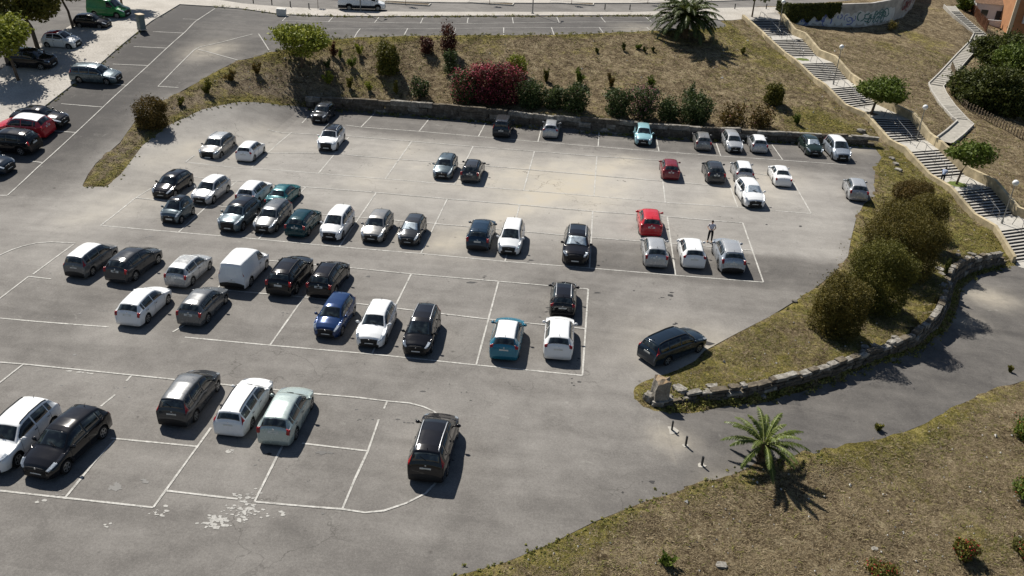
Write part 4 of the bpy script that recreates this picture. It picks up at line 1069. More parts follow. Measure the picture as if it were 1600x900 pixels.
def crown_blobs(r, cx, cy, cz, rx, ry, rz, n, sub=.5, main=.72):
    B = [(cx, cy, cz, rx * main, ry * main, rz * main)]
    for i in range(n):
        a = 2 * math.pi * i / n * 2.4; u = r.uniform(-.75, .8); q = math.sqrt(1 - u * u) * .62
        s = r.uniform(.75, 1.2) * sub
        B.append((cx + math.cos(a) * rx * q, cy + math.sin(a) * ry * q, cz + u * rz * .62, rx * s, ry * s, rz * s))
    return B

def tree(x, y, hgt, cw, ch, nleaf, size, mat, label, seed, group=None, base=.42, name='tree', rad=.1, z=None, sub=.45, nb=9, off=(0, 0), cat='tree', limbn=6):
    P = gp(x, y) if z is None else at(x, y, z); r = random.Random(seed)
    root = empty(name, tuple(P), 0, label, cat, group)
    cz = hgt - ch / 2
    lb = limbs(hgt, cw * .38, limbn, r, rad, base, .85, off); lb.build('trunk', [M_bark], root, True)
    B = crown_blobs(r, off[0], off[1], cz, cw / 2, cw / 2, ch / 2, nb, sub)
    link('crown', leaves(B, nleaf, size, seed), root, mat); return root

def bush(x, y, w, h, n, size, mat, label, seed, fl=None, fn=0, fmat=None, name='shrub', group=None, tall=1.0, spike=False, nb=6, cat='shrub', shell=.5, topfl=True, dx=0.0, sink=.55, fsz=.09, sub=.5, asp=1.6, ragged=.22, main=.72, lump=1.0):
    P = gp(x, y); r = random.Random(seed); root = empty(name, tuple(P), 0, label, cat, group)
    root.location.x += dx
    cz = h * sink
    B = crown_blobs(r, 0, 0, cz, w / 2, w / 2, h * .5, nb, sub, main)
    for i in range(6 if w > 1.6 else 0): B.append((math.cos(i * 1.05) * w * .24, math.sin(i * 1.05) * w * .24, h * .2, w * .24, w * .24, h * .24))
    link('foliage', leaves(B, n, size, seed, shell=shell, spike=spike, asp=asp, ragged=ragged, lump=lump), root, mat)
    mb = MB()
    for i in range(5 if w > 1 else 3):
        a = r.uniform(0, 6.3); mb.tube([(0, 0, -.15), (math.cos(a) * w * .15, math.sin(a) * w * .15, h * .4), (math.cos(a) * w * .3, math.sin(a) * w * .3, h * .75)], [.035, .022, .008], 5)
    mb.build('stems', [M_twig], root)
    if fmat:
        Bf = [(b[0], b[1], b[2] + h * .05, b[3] * 1.04, b[4] * 1.04, b[5] * 1.04) for b in B]
        link('flowers', leaves(Bf, fn, fsz, seed + 50, shell=.9, asp=1.1, up=.8), root, fmat)
    return root

# trees
tree(472, 105, 4.6, 6.9, 3.7, 5200, .21, L_light, 'airy yellow-green tree at the left end of the embankment', 11, base=.36, rad=.10, sub=.36, nb=13)
tree(1361, 178, 4.1, 5.5, 3.1, 9500, .17, L_mid, 'rounded bright green tree growing on a stair landing', 12, base=.38, rad=.13, z=lz[3], sub=.48, nb=9, off=(.55, .15))
tree(1494, 288, 4.4, 5.0, 2.7, 3300, .18, L_mid, 'thin open green tree beside the walker on the stairs', 13, base=.45, rad=.09, z=lz[5], sub=.34, nb=11, off=(.5, .2))
tree(1175, 25.5, 5.2, 5.6, 3.4, 4800, .2, L_mid, 'green street tree at the top of the staircase', 14, base=.42, rad=.1, z=ZTOP + .13)
tree(30, 128, 6.6, 5.6, 4.6, 7000, .2, L_light, 'leaning light green street tree nearest the camera at the left edge', 15, base=.5, rad=.13, off=(-1.2, .3), sub=.4, nb=11, group='street trees on the left pavement')
tree(60, 78, 7.8, 8.2, 5.6, 11000, .22, L_conif, 'large dense street tree behind the dark car at the upper left', 16, base=.45, rad=.2, off=(-.9, 0), sub=.42, nb=12, group='street trees on the left pavement')
tree(115, 46, 6.6, 5.6, 3.8, 6000, .23, L_conif, 'street tree between the small white car and the black hatchback at the upper left', 17, base=.5, rad=.13, off=(-.9, .2), sub=.42, group='street trees on the left pavement')
tree(191, 12, 7.6, 6.2, 4.4, 4500, .24, L_conif, 'street tree whose trunk stands behind the green van', 18, base=.5, rad=.12, sub=.42, z=ZTOP + .1, group='street trees on the left pavement')
for x, y, hh_, s in [(497, 12, 2.6, 21), (634, 7, 3.2, 22), (765, 6, 3.4, 23), (893, 6, 3.0, 24), (1012, 5, 3.0, 25)]:
    tree(x, y, hh_, 1.1, 1.7, 160, .16, L_olive, 'spindly young tree, %s along the upper street from the left' % {21: 'first', 22: 'second', 23: 'third', 24: 'fourth', 25: 'last'}[s], s, group='young trees of the upper street', base=.6, name='young_tree', rad=.03, z=ZTOP + .1, limbn=5)
# big trees at the right edge
def bigtree(x, y, z, w, h, zc, n, mat, label, seed, sz=.25, nb=12):
    P = at(x, y, z); r = random.Random(seed); root = empty('tree', (P[0], P[1], hz(P[0], P[1])), 0, label, 'tree', None)
    gz_ = root.location.z; B = crown_blobs(r, 0, 0, z - gz_, w / 2, w / 2, h / 2, nb, .42)
    link('crown', leaves(B, n, sz, seed), root, mat)
    limbs(z - gz_ + h * .3, w * .35, 6, r, .16, .45).build('trunk', [M_bark], root)
bigtree(1546, 135, 2.4, 8.6, 6.6, 2, 24000, L_dark, 'large dense dark green tree left of the stake fence at the right edge', 31, .2)
bigtree(1562, 78, 3.0, 7.6, 5.4, 2, 13000, L_dark, 'dark green tree just below the small white house', 32, .22)
bigtree(1600, 100, 2.6, 7.5, 5.6, 2, 13000, L_mid, 'mid green tree at the right edge under the apartment block', 33, .22)
bigtree(1588, 160, 1.4, 5.6, 4.6, 2, 10000, L_dark, 'dark green tree cut by the right edge behind the stake fence', 34, .2)
bush(1505, 16, 2.6, 2.4, 2600, .22, L_mid, 'bright green bush at the top of the side path by the cane fence', 35)
bush(1391, 50, 1.5, 1.6, 500, .13, L_olive, 'small rust-green sapling in the shade below the curved wall', 36)
# five round dark bushes
for x, y, w, h, s, lb, mt in [(1416, 343, 3.3, 3.6, 41, 'topmost and smallest of the big round olive bushes beside the stairs', L_rust), (1436, 380, 3.4, 4.1, 42, 'round olive bush tucked behind on the stair side of the clump', L_olive), (1398, 422, 5.5, 5.0, 43, 'broadest olive-brown bush in the middle of the clump', L_olive), (1360, 478, 4.3, 4.7, 44, 'rounded olive bush second from the bottom of the clump', L_conif), (1302, 518, 3.4, 3.9, 45, 'nearest round brownish bush at the edge of the asphalt', L_olive)]:
    w *= 1.09; h *= 1.06
    bush(x, y, w, h, int(24000 * w * h / 10), .062, mt, lb, s, group='big round bushes on the grass island', nb=15, shell=.88, sub=.36, ragged=.03, main=.80, lump=.6)
bush(239, 199, 3.2, 2.8, 12000, .09, L_rust, 'isolated round dark olive bush on the bank beside the left road', 46, nb=14, shell=.8, sub=.36, main=.84, ragged=.05)
bush(606, 116, 2.8, 3.5, 6500, .13, L_conif, 'upright dark olive bush alone in the middle of the upper embankment', 47, nb=12, shell=.75, sub=.38, main=.82, ragged=.08)
bush(1207, 163, 2.4, 2.4, 4500, .12, L_conif, 'round olive bush alone near the right end of the embankment', 48, nb=12, shell=.75, sub=.38, main=.84, ragged=.08)
# oleander row along the rock wall
bush(727, 160, 3.5, 3.3, 3600, .16, L_olean, 'oleander with pink blossoms at the left end of the red hedge', 51, fmat=F_pink, fn=1900, group='oleanders above the rock wall', fsz=.11)
bush(757, 160, 3.9, 3.9, 3600, .16, L_redl, 'big oleander covered in deep pink blossoms in the middle of the red hedge', 52, fmat=F_pink, fn=3200, group='oleanders above the rock wall', fsz=.12)
bush(787, 161, 4.0, 4.2, 4200, .16, L_redl, 'tall reddish oleander at the right end of the red hedge', 53, fmat=F_pink, fn=2200, group='oleanders above the rock wall', fsz=.12)
bush(806, 118, 2.3, 2.3, 2300, .13, L_light, 'yellow-green bush above the right end of the red hedge', 54, nb=7)
for x, y, w, h, s, lb, mt in [(829, 168, 2.9, 3.0, 55, 'dark green oleander just right of the red hedge', L_olean), (864, 170, 2.3, 2.4, 56, 'smaller dark green oleander, second right of the red hedge', L_olean), (897, 174, 3.0, 2.8, 57, 'broad dark green oleander, third right of the red hedge', L_olean), (965, 181, 2.8, 2.8, 58, 'dark green oleander left of the pale pink one', L_olean), (1043, 188, 2.4, 2.3, 60, 'dark green oleander right of the pale pink one', L_olean), (1083, 192, 3.4, 3.5, 61, 'largest dark green oleander, above the grey hatchback by the wall', L_olean), (1143, 196, 3.0, 2.4, 62, 'sparse brownish-green oleander above the silver sedan', L_rust), (1186, 198, 2.8, 2.3, 63, 'last sparse oleander at the right of the rock wall', L_rust)]:
    bush(x, y, w, h, int(3000 * w * h / 8) if s < 62 else 1500, .15, mt, lb, s, fmat=F_pale if s in (57, 58, 62, 63) else None, fn=60, group='oleanders above the rock wall', fsz=.09)
bush(1002, 183, 3.1, 3.3, 2700, .15, L_olean, 'oleander covered in pale pink blossoms above the light blue car', 59, fmat=F_pale, fn=1300, group='oleanders above the rock wall')
bush(1078, 165, .7, 2.4, 420, .13, L_olean, 'thin green shoot sticking up from the largest dark oleander', 64)
bush(655, 150, 2.2, 2.1, 1300, .14, L_olean, 'open oleander with a few pink flowers on the lower embankment', 65, fmat=F_pale, fn=130)
bush(667, 83, 1.7, 1.9, 1100, .14, L_redl, 'small dark red shrub on the upper embankment', 66)
bush(700, 84, 2.0, 3.3, 1700, .14, L_redl, 'tall dark red shrub on the upper embankment', 67)
bush(703, 115, 1.7, 2.6, 1200, .14, L_olean, 'green shrub with reddish shoots below the tall dark red one', 68)
def wisp(x, y, w, h, mat, label, seed):
    P = gp(x, y); r = random.Random(seed); root = empty('sapling', tuple(P), 0, label, 'sapling'); B = []; mb = MB()
    for i in range(r.randint(5, 8)):
        a = r.uniform(0, 6.28); t = r.uniform(.1, 1) ** .8; hh_ = h * r.uniform(.45, 1.05) * (1 - .25 * t); e = (math.cos(a) * w * .5 * t, math.sin(a) * w * .5 * t, hh_)
        mb.tube([(0, 0, -.1), (e[0] * .35, e[1] * .35, hh_ * .5), e], [.022, .014, .005], 4)
        for k in range(5):
            u = .3 + .7 * k / 4; B.append((e[0] * u ** 1.3, e[1] * u ** 1.3, hh_ * u, w * .13 + .04, w * .13 + .04, h * .11))
    mb.build('stems', [M_twig], root); link('foliage', leaves(B, int(110 + 210 * w * h), .11, seed, shell=.2, spike=True, ragged=.0, asp=2.2), root, mat)
sap = [(521, 90, .9, 1.8, L_redl, 'thin reddish sapling right of the yellow-green tree'), (531, 92, .6, 1.2, L_mid, 'small green sapling beside the thin reddish one'), (562, 86, 1.1, 1.4, L_light, 'bright green sapling near the upper road edge left of the olive bush'), (551, 105, 1.2, 1.3, L_mid, 'small green sapling left of the upright olive bush'), (513, 132, 1.4, 1.5, L_light, 'yellow-green sapling in front of the yellow-green tree'), (513, 108, .9, 1.1, L_olean, 'low green sapling just behind the yellow-green one'), (546, 140, .8, 1.5, L_conif, 'thin sapling low on the bank left of centre'), (577, 142, .9, 1.1, L_light, 'small light green sapling low on the bank'), (620, 148, .8, 1.6, L_conif, 'slender sapling left of the flowering open oleander'), (853, 128, 1.1, 1.7, L_conif, 'sapling above the dark green oleanders, left one'), (905, 132, 1.2, 1.9, L_mid, 'taller green sapling above the dark green oleanders'), (955, 137, 1.0, 1.9, L_rust, 'reddish-green sapling above the pale pink oleander'), (1018, 138, 1.4, 1.5, L_mid, 'green sapling up the bank right of the pale pink oleander'), (933, 84, .6, .8, L_dark, 'tiny dark plant on the upper bank, leftmost of five'), (975, 80, .7, 1.0, L_dark, 'tiny dark plant on the upper bank, second of five'), (997, 77, .9, .7, L_mid, 'tiny green plant on the upper bank, middle of five'), (1008, 82, .6, .7, L_dark, 'tiny dark plant on the upper bank, fourth of five'), (1020, 81, .5, .6, L_dark, 'tiny dark plant on the upper bank, nearest the large palm'), (1245, 195, .9, 1.4, L_mid, 'small green sapling near the right end of the rock wall'), (323, 148, 1.3, 1.5, L_conif, 'sapling near the top of the left bank'), (362, 128, 1.2, 1.3, L_rust, 'rusty sapling on the left bank under the road corner'), (281, 166, 1.0, 1.0, L_conif, 'low sapling right of the isolated round bush'), (402, 117, 1.2, 1.2, L_rust, 'rusty sapling left of the yellow-green tree'), (1160, 84, .9, .9, L_conif, 'low sapling left of the upper stair flights'), (740, 150, .5, .6, L_mid, 'tiny green plant left of the red hedge'), (1476, 432, .5, 1.6, L_dark, 'thin dark shoot on the boulder wall left of the stair foot'), (1441, 372, .6, .7, L_dark, 'small dark plant in the grass beside the broad bush'), (1577, 582, .35, .45, L_conif, 'grass tuft growing from the asphalt of the ramp at the right edge'), (1372, 672, .5, .4, L_conif, 'low weed at the edge of the ramp'), (1041, 884, .75, .55, L_mid, 'bright green tuft on the dry slope at the bottom of the photo')]
for i, (x, y, w, h, mt, lb) in enumerate(sap):
    wisp(x, y, w, h, mt, lb, 100 + i)
# oleanders at the bottom right
bush(1596, 685, 1.7, 1.3, 3000, .085, L_mid, 'red-flowering oleander at the right edge, upper one', 81, fmat=F_red, fn=260, fsz=.06, nb=8, dx=.3)
bush(1598, 782, 1.6, 1.0, 2600, .08, L_mid, 'red-flowering oleander at the right edge, lower one', 82, fmat=F_red, fn=150, fsz=.06, nb=8, dx=.2)
bush(1503, 872, 1.15, .95, 1500, .075, L_conif, 'small red-flowering oleander on the dry slope near the bottom right corner', 83, fmat=F_red, fn=220, fsz=.055, nb=7)
bush(1372, 906, 1.3, .8, 1500, .075, L_conif, 'red-flowering oleander cut by the bottom edge of the photo', 84, fmat=F_red, fn=260, fsz=.055, nb=7)
bush(1600, 870, 1.2, .8, 1300, .075, L_conif, 'low oleander cut by the bottom right corner', 85, fmat=F_red, fn=90, fsz=.055, nb=7)
# ivy on the curved wall
rI = np.random.default_rng(5); n = 9000; V = []; tt = []
s0i, s1i = 0, s_at(1308)
ss = rI.random(n) * s1i; V = np.zeros((n, 4, 3)); keep = np.ones(n, bool)
for q in range(n):
    s = ss[q]; i = int(s); top = gtop(i) - gwp[i][2]; low = top * (.02 + .42 * (s / s1i) ** .8 + .12 * math.sin(s * 1.7) + .3 * max(0, (s / s1i - .55)))
    if s / s1i < .42: low = top * .06 * (1 + math.sin(s * 2))
    h = low + (top + .25 - low) * rI.random() ** .9
    c = np.array(wp(s, h, .05 + .25 * rI.random())); nn = rI.normal(size=3) * .6 + nrm[i] * .9 + [0, 0, .3]; nn /= np.linalg.norm(nn)
    a = np.cross(nn, rI.normal(size=3)); a /= np.linalg.norm(a); b = np.cross(nn, a); sz = .13 * rI.uniform(.6, 1.3)
    V[q] = [c - a * sz, c + b * sz * .7, c + a * sz, c - b * sz * .7]
me = mesh_np('ivy', V.reshape(-1, 3), np.arange(4 * n).reshape(n, 4)); fattr(me, 'tint', np.repeat(rI.random(n) ** 1.3, 4))
tag(link('ivy', me, mats=L_dark), 'dark ivy hanging over the left half of the curved retaining wall', 'ivy')

# ------------------------------------------------------------------ palms
L_palm = leafmat('palm_leaf', (.055, .085, .018), (.16, .20, .045), (.25, .26, .08), .4)
M_ptrunk = simple('palm_trunk', (.10, .075, .05), .95, .1, var=.45, scale=5, bump=.6)
M_rachis = simple('palm_rachis', (.17, .19, .06), .6, .3, var=.2)
L_palmd = leafmat('date_palm_leaf', (.030, .046, .012), (.095, .120, .028), (.18, .19, .06), .45)
def palm(x, y, trunk_h, trunk_r, nf, flen, label, seed, droop, lf=.36, z=None, dens=34, lm=None):
    P = gp(x, y); root = empty('palm_tree', tuple(P), 0, label, 'palm tree'); r = random.Random(seed)
    mb = MB(); rings = 9; pts = [(0, 0, -.2 + (trunk_h + .2) * i / rings) for i in range(rings + 1)]
    mb.tube(pts, [trunk_r * (1.15 - .25 * i / rings + (.08 if i % 2 else 0)) for i in range(rings + 1)], 10)
    rr = random.Random(seed + 1)
    for i in range(60):
        a = rr.uniform(0, 6.3); zz = rr.uniform(.1, trunk_h); k = trunk_r * 1.0
        mb.tube([(math.cos(a) * k, math.sin(a) * k, zz), (math.cos(a) * (k + .14), math.sin(a) * (k + .14), zz + .16)], [.05, .02], 4)
    mb.build('trunk', [M_ptrunk], root)
    for i in range(nf):
        u = i / nf; az = i * 2.39996 + r.uniform(-.15, .15); el = R(86 - 92 * u ** .75) + r.uniform(-.08, .08); L = flen * r.uniform(.88, 1.08) * (.7 + .3 * min(1, u * 4))
        pts = []; p = np.array([math.cos(az) * .12, math.sin(az) * .12, trunk_h - .1 * u]); ns = 14; e = el
        curl = droop * (1.15 - .35 * u)
        for k in range(ns + 1):
            pts.append(p.copy()); e = el - curl * (k / ns) ** 1.4 * 1.5
            p = p + np.array([math.cos(az) * math.cos(e), math.sin(az) * math.cos(e), math.sin(e)]) * L / ns
        V = []; Fq = []; T = []; pts = np.array(pts); side = np.array([-math.sin(az), math.cos(az), 0])
        for k in range(dens):
            t = .10 + .90 * (k + .5) / dens; q = t * ns; a0 = int(min(q, ns - 1)); c = pts[a0] + (pts[a0 + 1] - pts[a0]) * (q - a0)
            tg = pts[a0 + 1] - pts[a0]; tg /= np.linalg.norm(tg); nrm_ = np.cross(side, tg)
            ll = lf * (math.sin(math.pi * min(1, t * .93 + .07)) ** .6 + .12) * r.uniform(.85, 1.1)
            for s in (-1, 1):
                d = side * s * .75 + tg * .62 - nrm_ * r.uniform(-.05, .35) * (1 if nrm_[2] > 0 else -1) + np.array([0, 0, -.12]); d /= np.linalg.norm(d); w_ = tg * .036 * (flen / 3)
                b = len(V); V += [c - w_, c + w_, c + d * ll * .6 + w_ * .8 + [0, 0, -.01], c + d * ll + [0, 0, -ll * .16], c + d * ll * .6 - w_ * .8 + [0, 0, -.01]]
                Fq.append((b, b + 1, b + 2, b + 3, b + 4)); T += [r.random() * .6 + .4 * (1 - u)] * 5
        mbf = MB(); mbf.add(V, Fq, 0); nb_ = len(mbf.v); mbf.tube([tuple(q) for q in pts[::2]], [.035 - .028 * k / 7 for k in range(len(pts[::2]))], 4, 1)
        o = mbf.build('frond', [lm or L_palm, M_rachis], root)
        fattr(o.data, 'tint', np.array(T + [.5] * (len(mbf.v) - nb_)))
palm(1068, 60, 2.5, .42, 70, 4.9, 'large date palm with arching fronds at the edge of the upper road', 5, 1.05, .62, dens=44, lm=L_palmd)
palm(1188, 721, 1.15, .19, 25, 2.1, 'small palm with a short trunk at the edge of the ramp near the metal posts', 6, .8, .24, dens=46)

# ------------------------------------------------------------------ ground cover (uncountable)
def tufts(name, n, x0, x1, y0, y1, cond, hmin, hmax, mat, seed, blades=4, px_area=None):
    r = np.random.default_rng(seed); pts = np.empty((0, 2))
    while len(pts) < n:
        p = np.column_stack([r.uniform(x0, x1, n * 2), r.uniform(y0, y1, n * 2)]); 
        i = np.clip(((p[:, 0] - X0) / DG).round().astype(int), 0, NX - 1); j = np.clip(((p[:, 1] - Y0) / DG).round().astype(int), 0, NY - 1)
        pts = np.vstack([pts, p[cond(i, j, p, r)]])
    pts = pts[:n]; n = len(pts); z = H(pts[:, 0], pts[:, 1])
    u = (pts[:, 0] - X0) / DG; v = (pts[:, 1] - Y0) / DG; iu, iv = u.astype(int), v.astype(int); a, b = u - iu, v - iv
    z = gz[iu, iv] * (1 - a) * (1 - b) + gz[iu + 1, iv] * a * (1 - b) + gz[iu, iv + 1] * (1 - a) * b + gz[iu + 1, iv + 1] * a * b
    N = n * blades; c = np.repeat(np.column_stack([pts, z]), blades, 0); c[:, :2] += r.normal(size=(N, 2)) * hmax * .35
    hh_ = r.uniform(hmin, hmax, N); ang = r.uniform(0, 6.283, N); w = hh_ * r.uniform(.12, .3, N); ln = r.normal(size=(N, 2)) * hh_[:, None] * 1.3; hh_ = hh_ * .55
    dx = np.column_stack([np.cos(ang), np.sin(ang)]) * w[:, None]
    A = np.column_stack([c[:, :2] - dx, c[:, 2] - .02]); Bv = np.column_stack([c[:, :2] + dx, c[:, 2] - .02]); Cv = np.column_stack([c[:, :2] + ln, c[:, 2] + hh_])
    me = mesh_np(name, np.stack([A, Bv, Cv], 1).reshape(-1, 3), np.arange(3 * N).reshape(N, 3)); fattr(me, 'tint', np.repeat(np.clip(np.repeat(r.random(n), blades) * .7 + r.random(N) * .3, 0, 1), 3))
    tag(link(name, me, mats=mat), name.replace('_', ' ') + ' growing over the slopes', name.replace('_', ' '), kind='stuff')
G_dry = leafmat('dry_straw', (.17, .128, .075), (.42, .34, .21), (.56, .47, .31), .9)
G_grn = leafmat('weed_green', (.10, .11, .025), (.26, .25, .065), (.40, .34, .12), .85)
notpaved = sd < -.25
for pl in (pave_main, pave_left, pave_far, poly_street, street_left, stair_poly): notpaved &= ~(inpoly(MX, MY, pl))
notpaved &= dist_line(MX, MY, path_c) > 1.0
visx = pr_np(np.stack([MX, MY, HF], -1).reshape(-1, 3)).reshape(NX, NY, 2)
vis = (visx[..., 0] > -60) & (visx[..., 0] < 1660) & (visx[..., 1] > -40) & (visx[..., 1] < 960)
ok = notpaved & vis
near = MY < 62
tufts('dry_grass', 60000, -6, 45, 15, 62, lambda i, j, p, r: ok[i, j] & (r.random(len(p)) < np.clip(46 / p[:, 1] - .4, .1, 1)) & (r.random(len(p)) < .15 + 1.1 * vnoise(p[:, 0], p[:, 1], .5, 9) ** 2), .03, .10, G_dry, 1)
tufts('grass', 16000, -60, 45, 15, 62, lambda i, j, p, r: ok[i, j] & (r.random(len(p)) < green[i, j] * 1.2 + .04) & (r.random(len(p)) < .1 + vnoise(p[:, 0], p[:, 1], .7, 5)), .04, .12, G_grn, 2)
tufts('dry_grass', 26000, -70, 60, 60, 125, lambda i, j, p, r: ok[i, j] & (r.random(len(p)) < .1 + 1.1 * vnoise(p[:, 0], p[:, 1], .9, 7) ** 2), .06, .2, G_dry, 3)
tufts('grass', 14000, -70, 60, 60, 125, lambda i, j, p, r: ok[i, j] & (r.random(len(p)) < green[i, j] * 1.3 + .02) & (r.random(len(p)) < .1 + vnoise(p[:, 0], p[:, 1], .9, 6)), .06, .22, G_grn, 4)
# weeds at pavement edges and along wall feet
r_ = random.Random(8); E_ = []
def weedline(pl, n, a=.25, hs=(.12, .4)):
    P = resample(pl, .2)
    for _ in range(n): q = P[r_.randrange(len(P))]; E_.append((q[0] + r_.gauss(0, a), q[1] + r_.gauss(0, a), r_.uniform(*hs)))
weedline(up_far[1:-1], 260, .3, (.15, .5)); weedline([p - np.array([0, .35, 0]) for p in wall_base], 420, .2, (.1, .4)); weedline([p - np.array([-.1, .3, 0]) for p in low_foot], 520, .18, (.1, .35)); weedline(low_top, 380, .3, (.08, .3)); weedline(wall_top, 300, .3, (.08, .3)); weedline([p - np.array([-.1, .35, 0]) for p in ramp_out[1:10]], 260, .28, (.05, .17)); weedline(emb_lot, 120, .3, (.06, .2)); weedline(kerb_left[2:7], 90, .25, (.08, .25)); weedline(stairL[:14], 150, .5, (.1, .35)); weedline(emb_top, 240, .4, (.1, .35)); weedline([p + np.array([.5, 0, 0]) for p in lot_right], 110, .25, (.05, .14))
B = [(x, y, 0, h * .9, h * .9, h) for x, y, h in E_]
rW = np.random.default_rng(6); NB = len(B); nl = 14; cc = np.repeat(np.array([(x, y, hz(x, y) + .02) for x, y, h in E_]), nl, 0); hh_ = np.repeat([h for _, _, h in E_], nl)
d = rW.normal(size=(NB * nl, 3)); d[:, 2] = np.abs(d[:, 2]); d /= np.linalg.norm(d, axis=1)[:, None]; cen = cc + d * (hh_ * rW.random(NB * nl) ** .5)[:, None] * [.8, .8, .8]
a = rW.normal(size=d.shape); a /= np.linalg.norm(a, axis=1)[:, None]; b = np.cross(d, a); s_ = (.04 + hh_ * .14)[:, None]
V = np.stack([cen - a * s_, cen + b * s_ * .6, cen + a * s_, cen - b * s_ * .6], 1).reshape(-1, 3)
me = mesh_np('weeds', V, np.arange(len(V)).reshape(-1, 4)); fattr(me, 'tint', np.repeat(np.repeat(rW.random(NB), nl) * .7 + rW.random(NB * nl) * .3, 4))
tag(link('weeds', me, mats=G_grn), 'weeds growing along kerbs, wall feet and asphalt edges', 'weeds', kind='stuff')
# pebbles and litter specks strewn over the slopes
mb = MB(); r_ = random.Random(19); cnt = 0
while cnt < 520:
    x, y = r_.uniform(0, 1600), r_.uniform(30, 900); P = gp(x, y); i = int((P[0] - X0) / DG); j = int((P[1] - Y0) / DG)
    if not (0 <= i < NX - 1 and 0 <= j < NY - 1) or not ok[i, j]: continue
    s = r_.uniform(.018, .05) * (1 + P[1] / 70) * (1.8 if r_.random() < .04 else 1)
    b = len(mb.v); z = gz[i, j] + .02; a = r_.uniform(0, 6)
    pts = [(P[0] + math.cos(a + k * 2.1) * s * r_.uniform(.7, 1.2), P[1] + math.sin(a + k * 2.1) * s * r_.uniform(.7, 1.2), z) for k in range(3)]
    mb.add(pts + [(P[0], P[1], z + s * .9)], [(0, 1, 3), (1, 2, 3), (2, 0, 3)]); cnt += 1
tag(mb.build('pebbles', [simple('pale_pebble', (.50, .48, .44), .9, .2, var=.2)]), 'pale pebbles and scraps strewn over the slopes', 'pebbles', kind='stuff')
# ------------------------------------------------------------------ vehicles
def paint(name, c, metal=0.0, rough=.32):
    rough *= .72 if sum(c) > .2 else .45
    m, nt, b = nmat(name, rough, .5); g = NG(nt)
    b.inputs['Metallic'].default_value = metal
    tc = g.n('ShaderNodeTexCoord'); n = g.noise(2.2, 4, .6, vec=tc.outputs['Object'])
    k_ = .14 if sum(c) > .5 else .015
    dusty = tuple((1 - k_) * x + k_ * d for x, d in zip(c, (.26, .24, .21)))
    g.col(g.mix(g.mrange(n, .35, .75, .0, .35), c, dusty), b)
    r_ = g.mrange(n, .3, .7, rough * .85, rough * 1.35); nt.links.new(r_, b.inputs['Roughness'])
    b.inputs['Coat Weight'].default_value = .35; b.inputs['Coat Roughness'].default_value = .04; b.inputs['Specular IOR Level'].default_value = .3 if sum(c) < .2 else .5
    return m
PC = {
 'white': paint('paint_white', (.78, .79, .79)), 'black': paint('paint_black', (.010, .010, .012), 0, .28),
 'silver': paint('paint_silver', (.42, .43, .44), .35, .35), 'grey': paint('paint_grey', (.13, .135, .14), .35, .35),
 'dgrey': paint('paint_dark_grey', (.050, .053, .058), .3, .33), 'slate': paint('paint_slate', (.10, .135, .155), .4, .33),
 'dblue': paint('paint_dark_blue', (.022, .045, .075), .3, .3), 'blue': paint('paint_blue', (.018, .045, .13), .3, .3),
 'navy': paint('paint_navy', (.012, .022, .036), .2, .3), 'teal': paint('paint_teal', (.008, .105, .12), .3, .33), 'dteal': paint('paint_dark_teal', (.008, .045, .058), .25, .35),
 'cyan': paint('paint_petrol_blue', (.018, .17, .26), .25, .32), 'lblue': paint('paint_light_blue', (.30, .52, .57), .2, .35), 'red': paint('paint_red', (.50, .018, .028), 0, .3),
 'dred': paint('paint_dark_red', (.19, .016, .022), .1, .33), 'green': paint('paint_green', (.018, .20, .055), 0, .38), 'lgreen': paint('paint_silver_green', (.40, .47, .45), .3, .35),
 'warm': paint('paint_warm_grey', (.25, .245, .235), .35, .35), 'dgreen': paint('paint_dark_green', (.02, .035, .03), .2, .33), 'bsilver': paint('paint_blue_silver', (.36, .40, .45), .4, .35)}
m_, nt_, b_ = nmat('car_glass', .05, .6); b_.inputs['Base Color'].default_value = (.012, .016, .018, 1); b_.inputs['Coat Weight'].default_value = .4; M_glass = m_; _g = NG(nt_); _tc = _g.n('ShaderNodeTexCoord'); _g.col(_g.ramp(_g.noise(2.6, 2, .5, .3, _tc.outputs['Object']), [(.42, (.008, .010, .012)), (.58, (.022, .030, .031)), (.72, (.055, .066, .066))]), b_)
m_, nt_, b_ = nmat('car_glass_green', .05, .6); b_.inputs['Base Color'].default_value = (.035, .06, .055, 1); M_glassg = m_
M_shade = simple('foil_sunshade_and_glare', (.55, .62, .66), .35, .5, .5, var=.35, scale=5)  # foil of real sunshades, also painted on as windscreen reflection
M_trim = simple('black_plastic', (.018, .018, .019), .6, .3, var=.2)
M_tyre = simple('tyre_rubber', (.014, .014, .015), .85, .2, var=.2)
M_rim = simple('alloy_rim', (.30, .31, .32), .35, .5, .7, var=.1)
M_under = simple('underbody', (.01, .01, .01), .9, .1, var=.1)
M_head = simple('headlight_glass', (.40, .44, .48), .08, .8, .5, var=.5, scale=14)
M_tail = simple('taillight_red', (.30, .008, .010), .2, .5, var=.2, scale=20)
M_plate = simple('plate_white', (.60, .60, .56), .5, .3, var=.1)
M_chrome = simple('chrome', (.65, .65, .66), .2, .5, .9, var=.05)
M_rail = simple('silver_roof_rail', (.62, .63, .64), .3, .5, .6, var=.05)
M_orange = simple('orange_lens', (.5, .15, .02), .3, .5, var=.1)

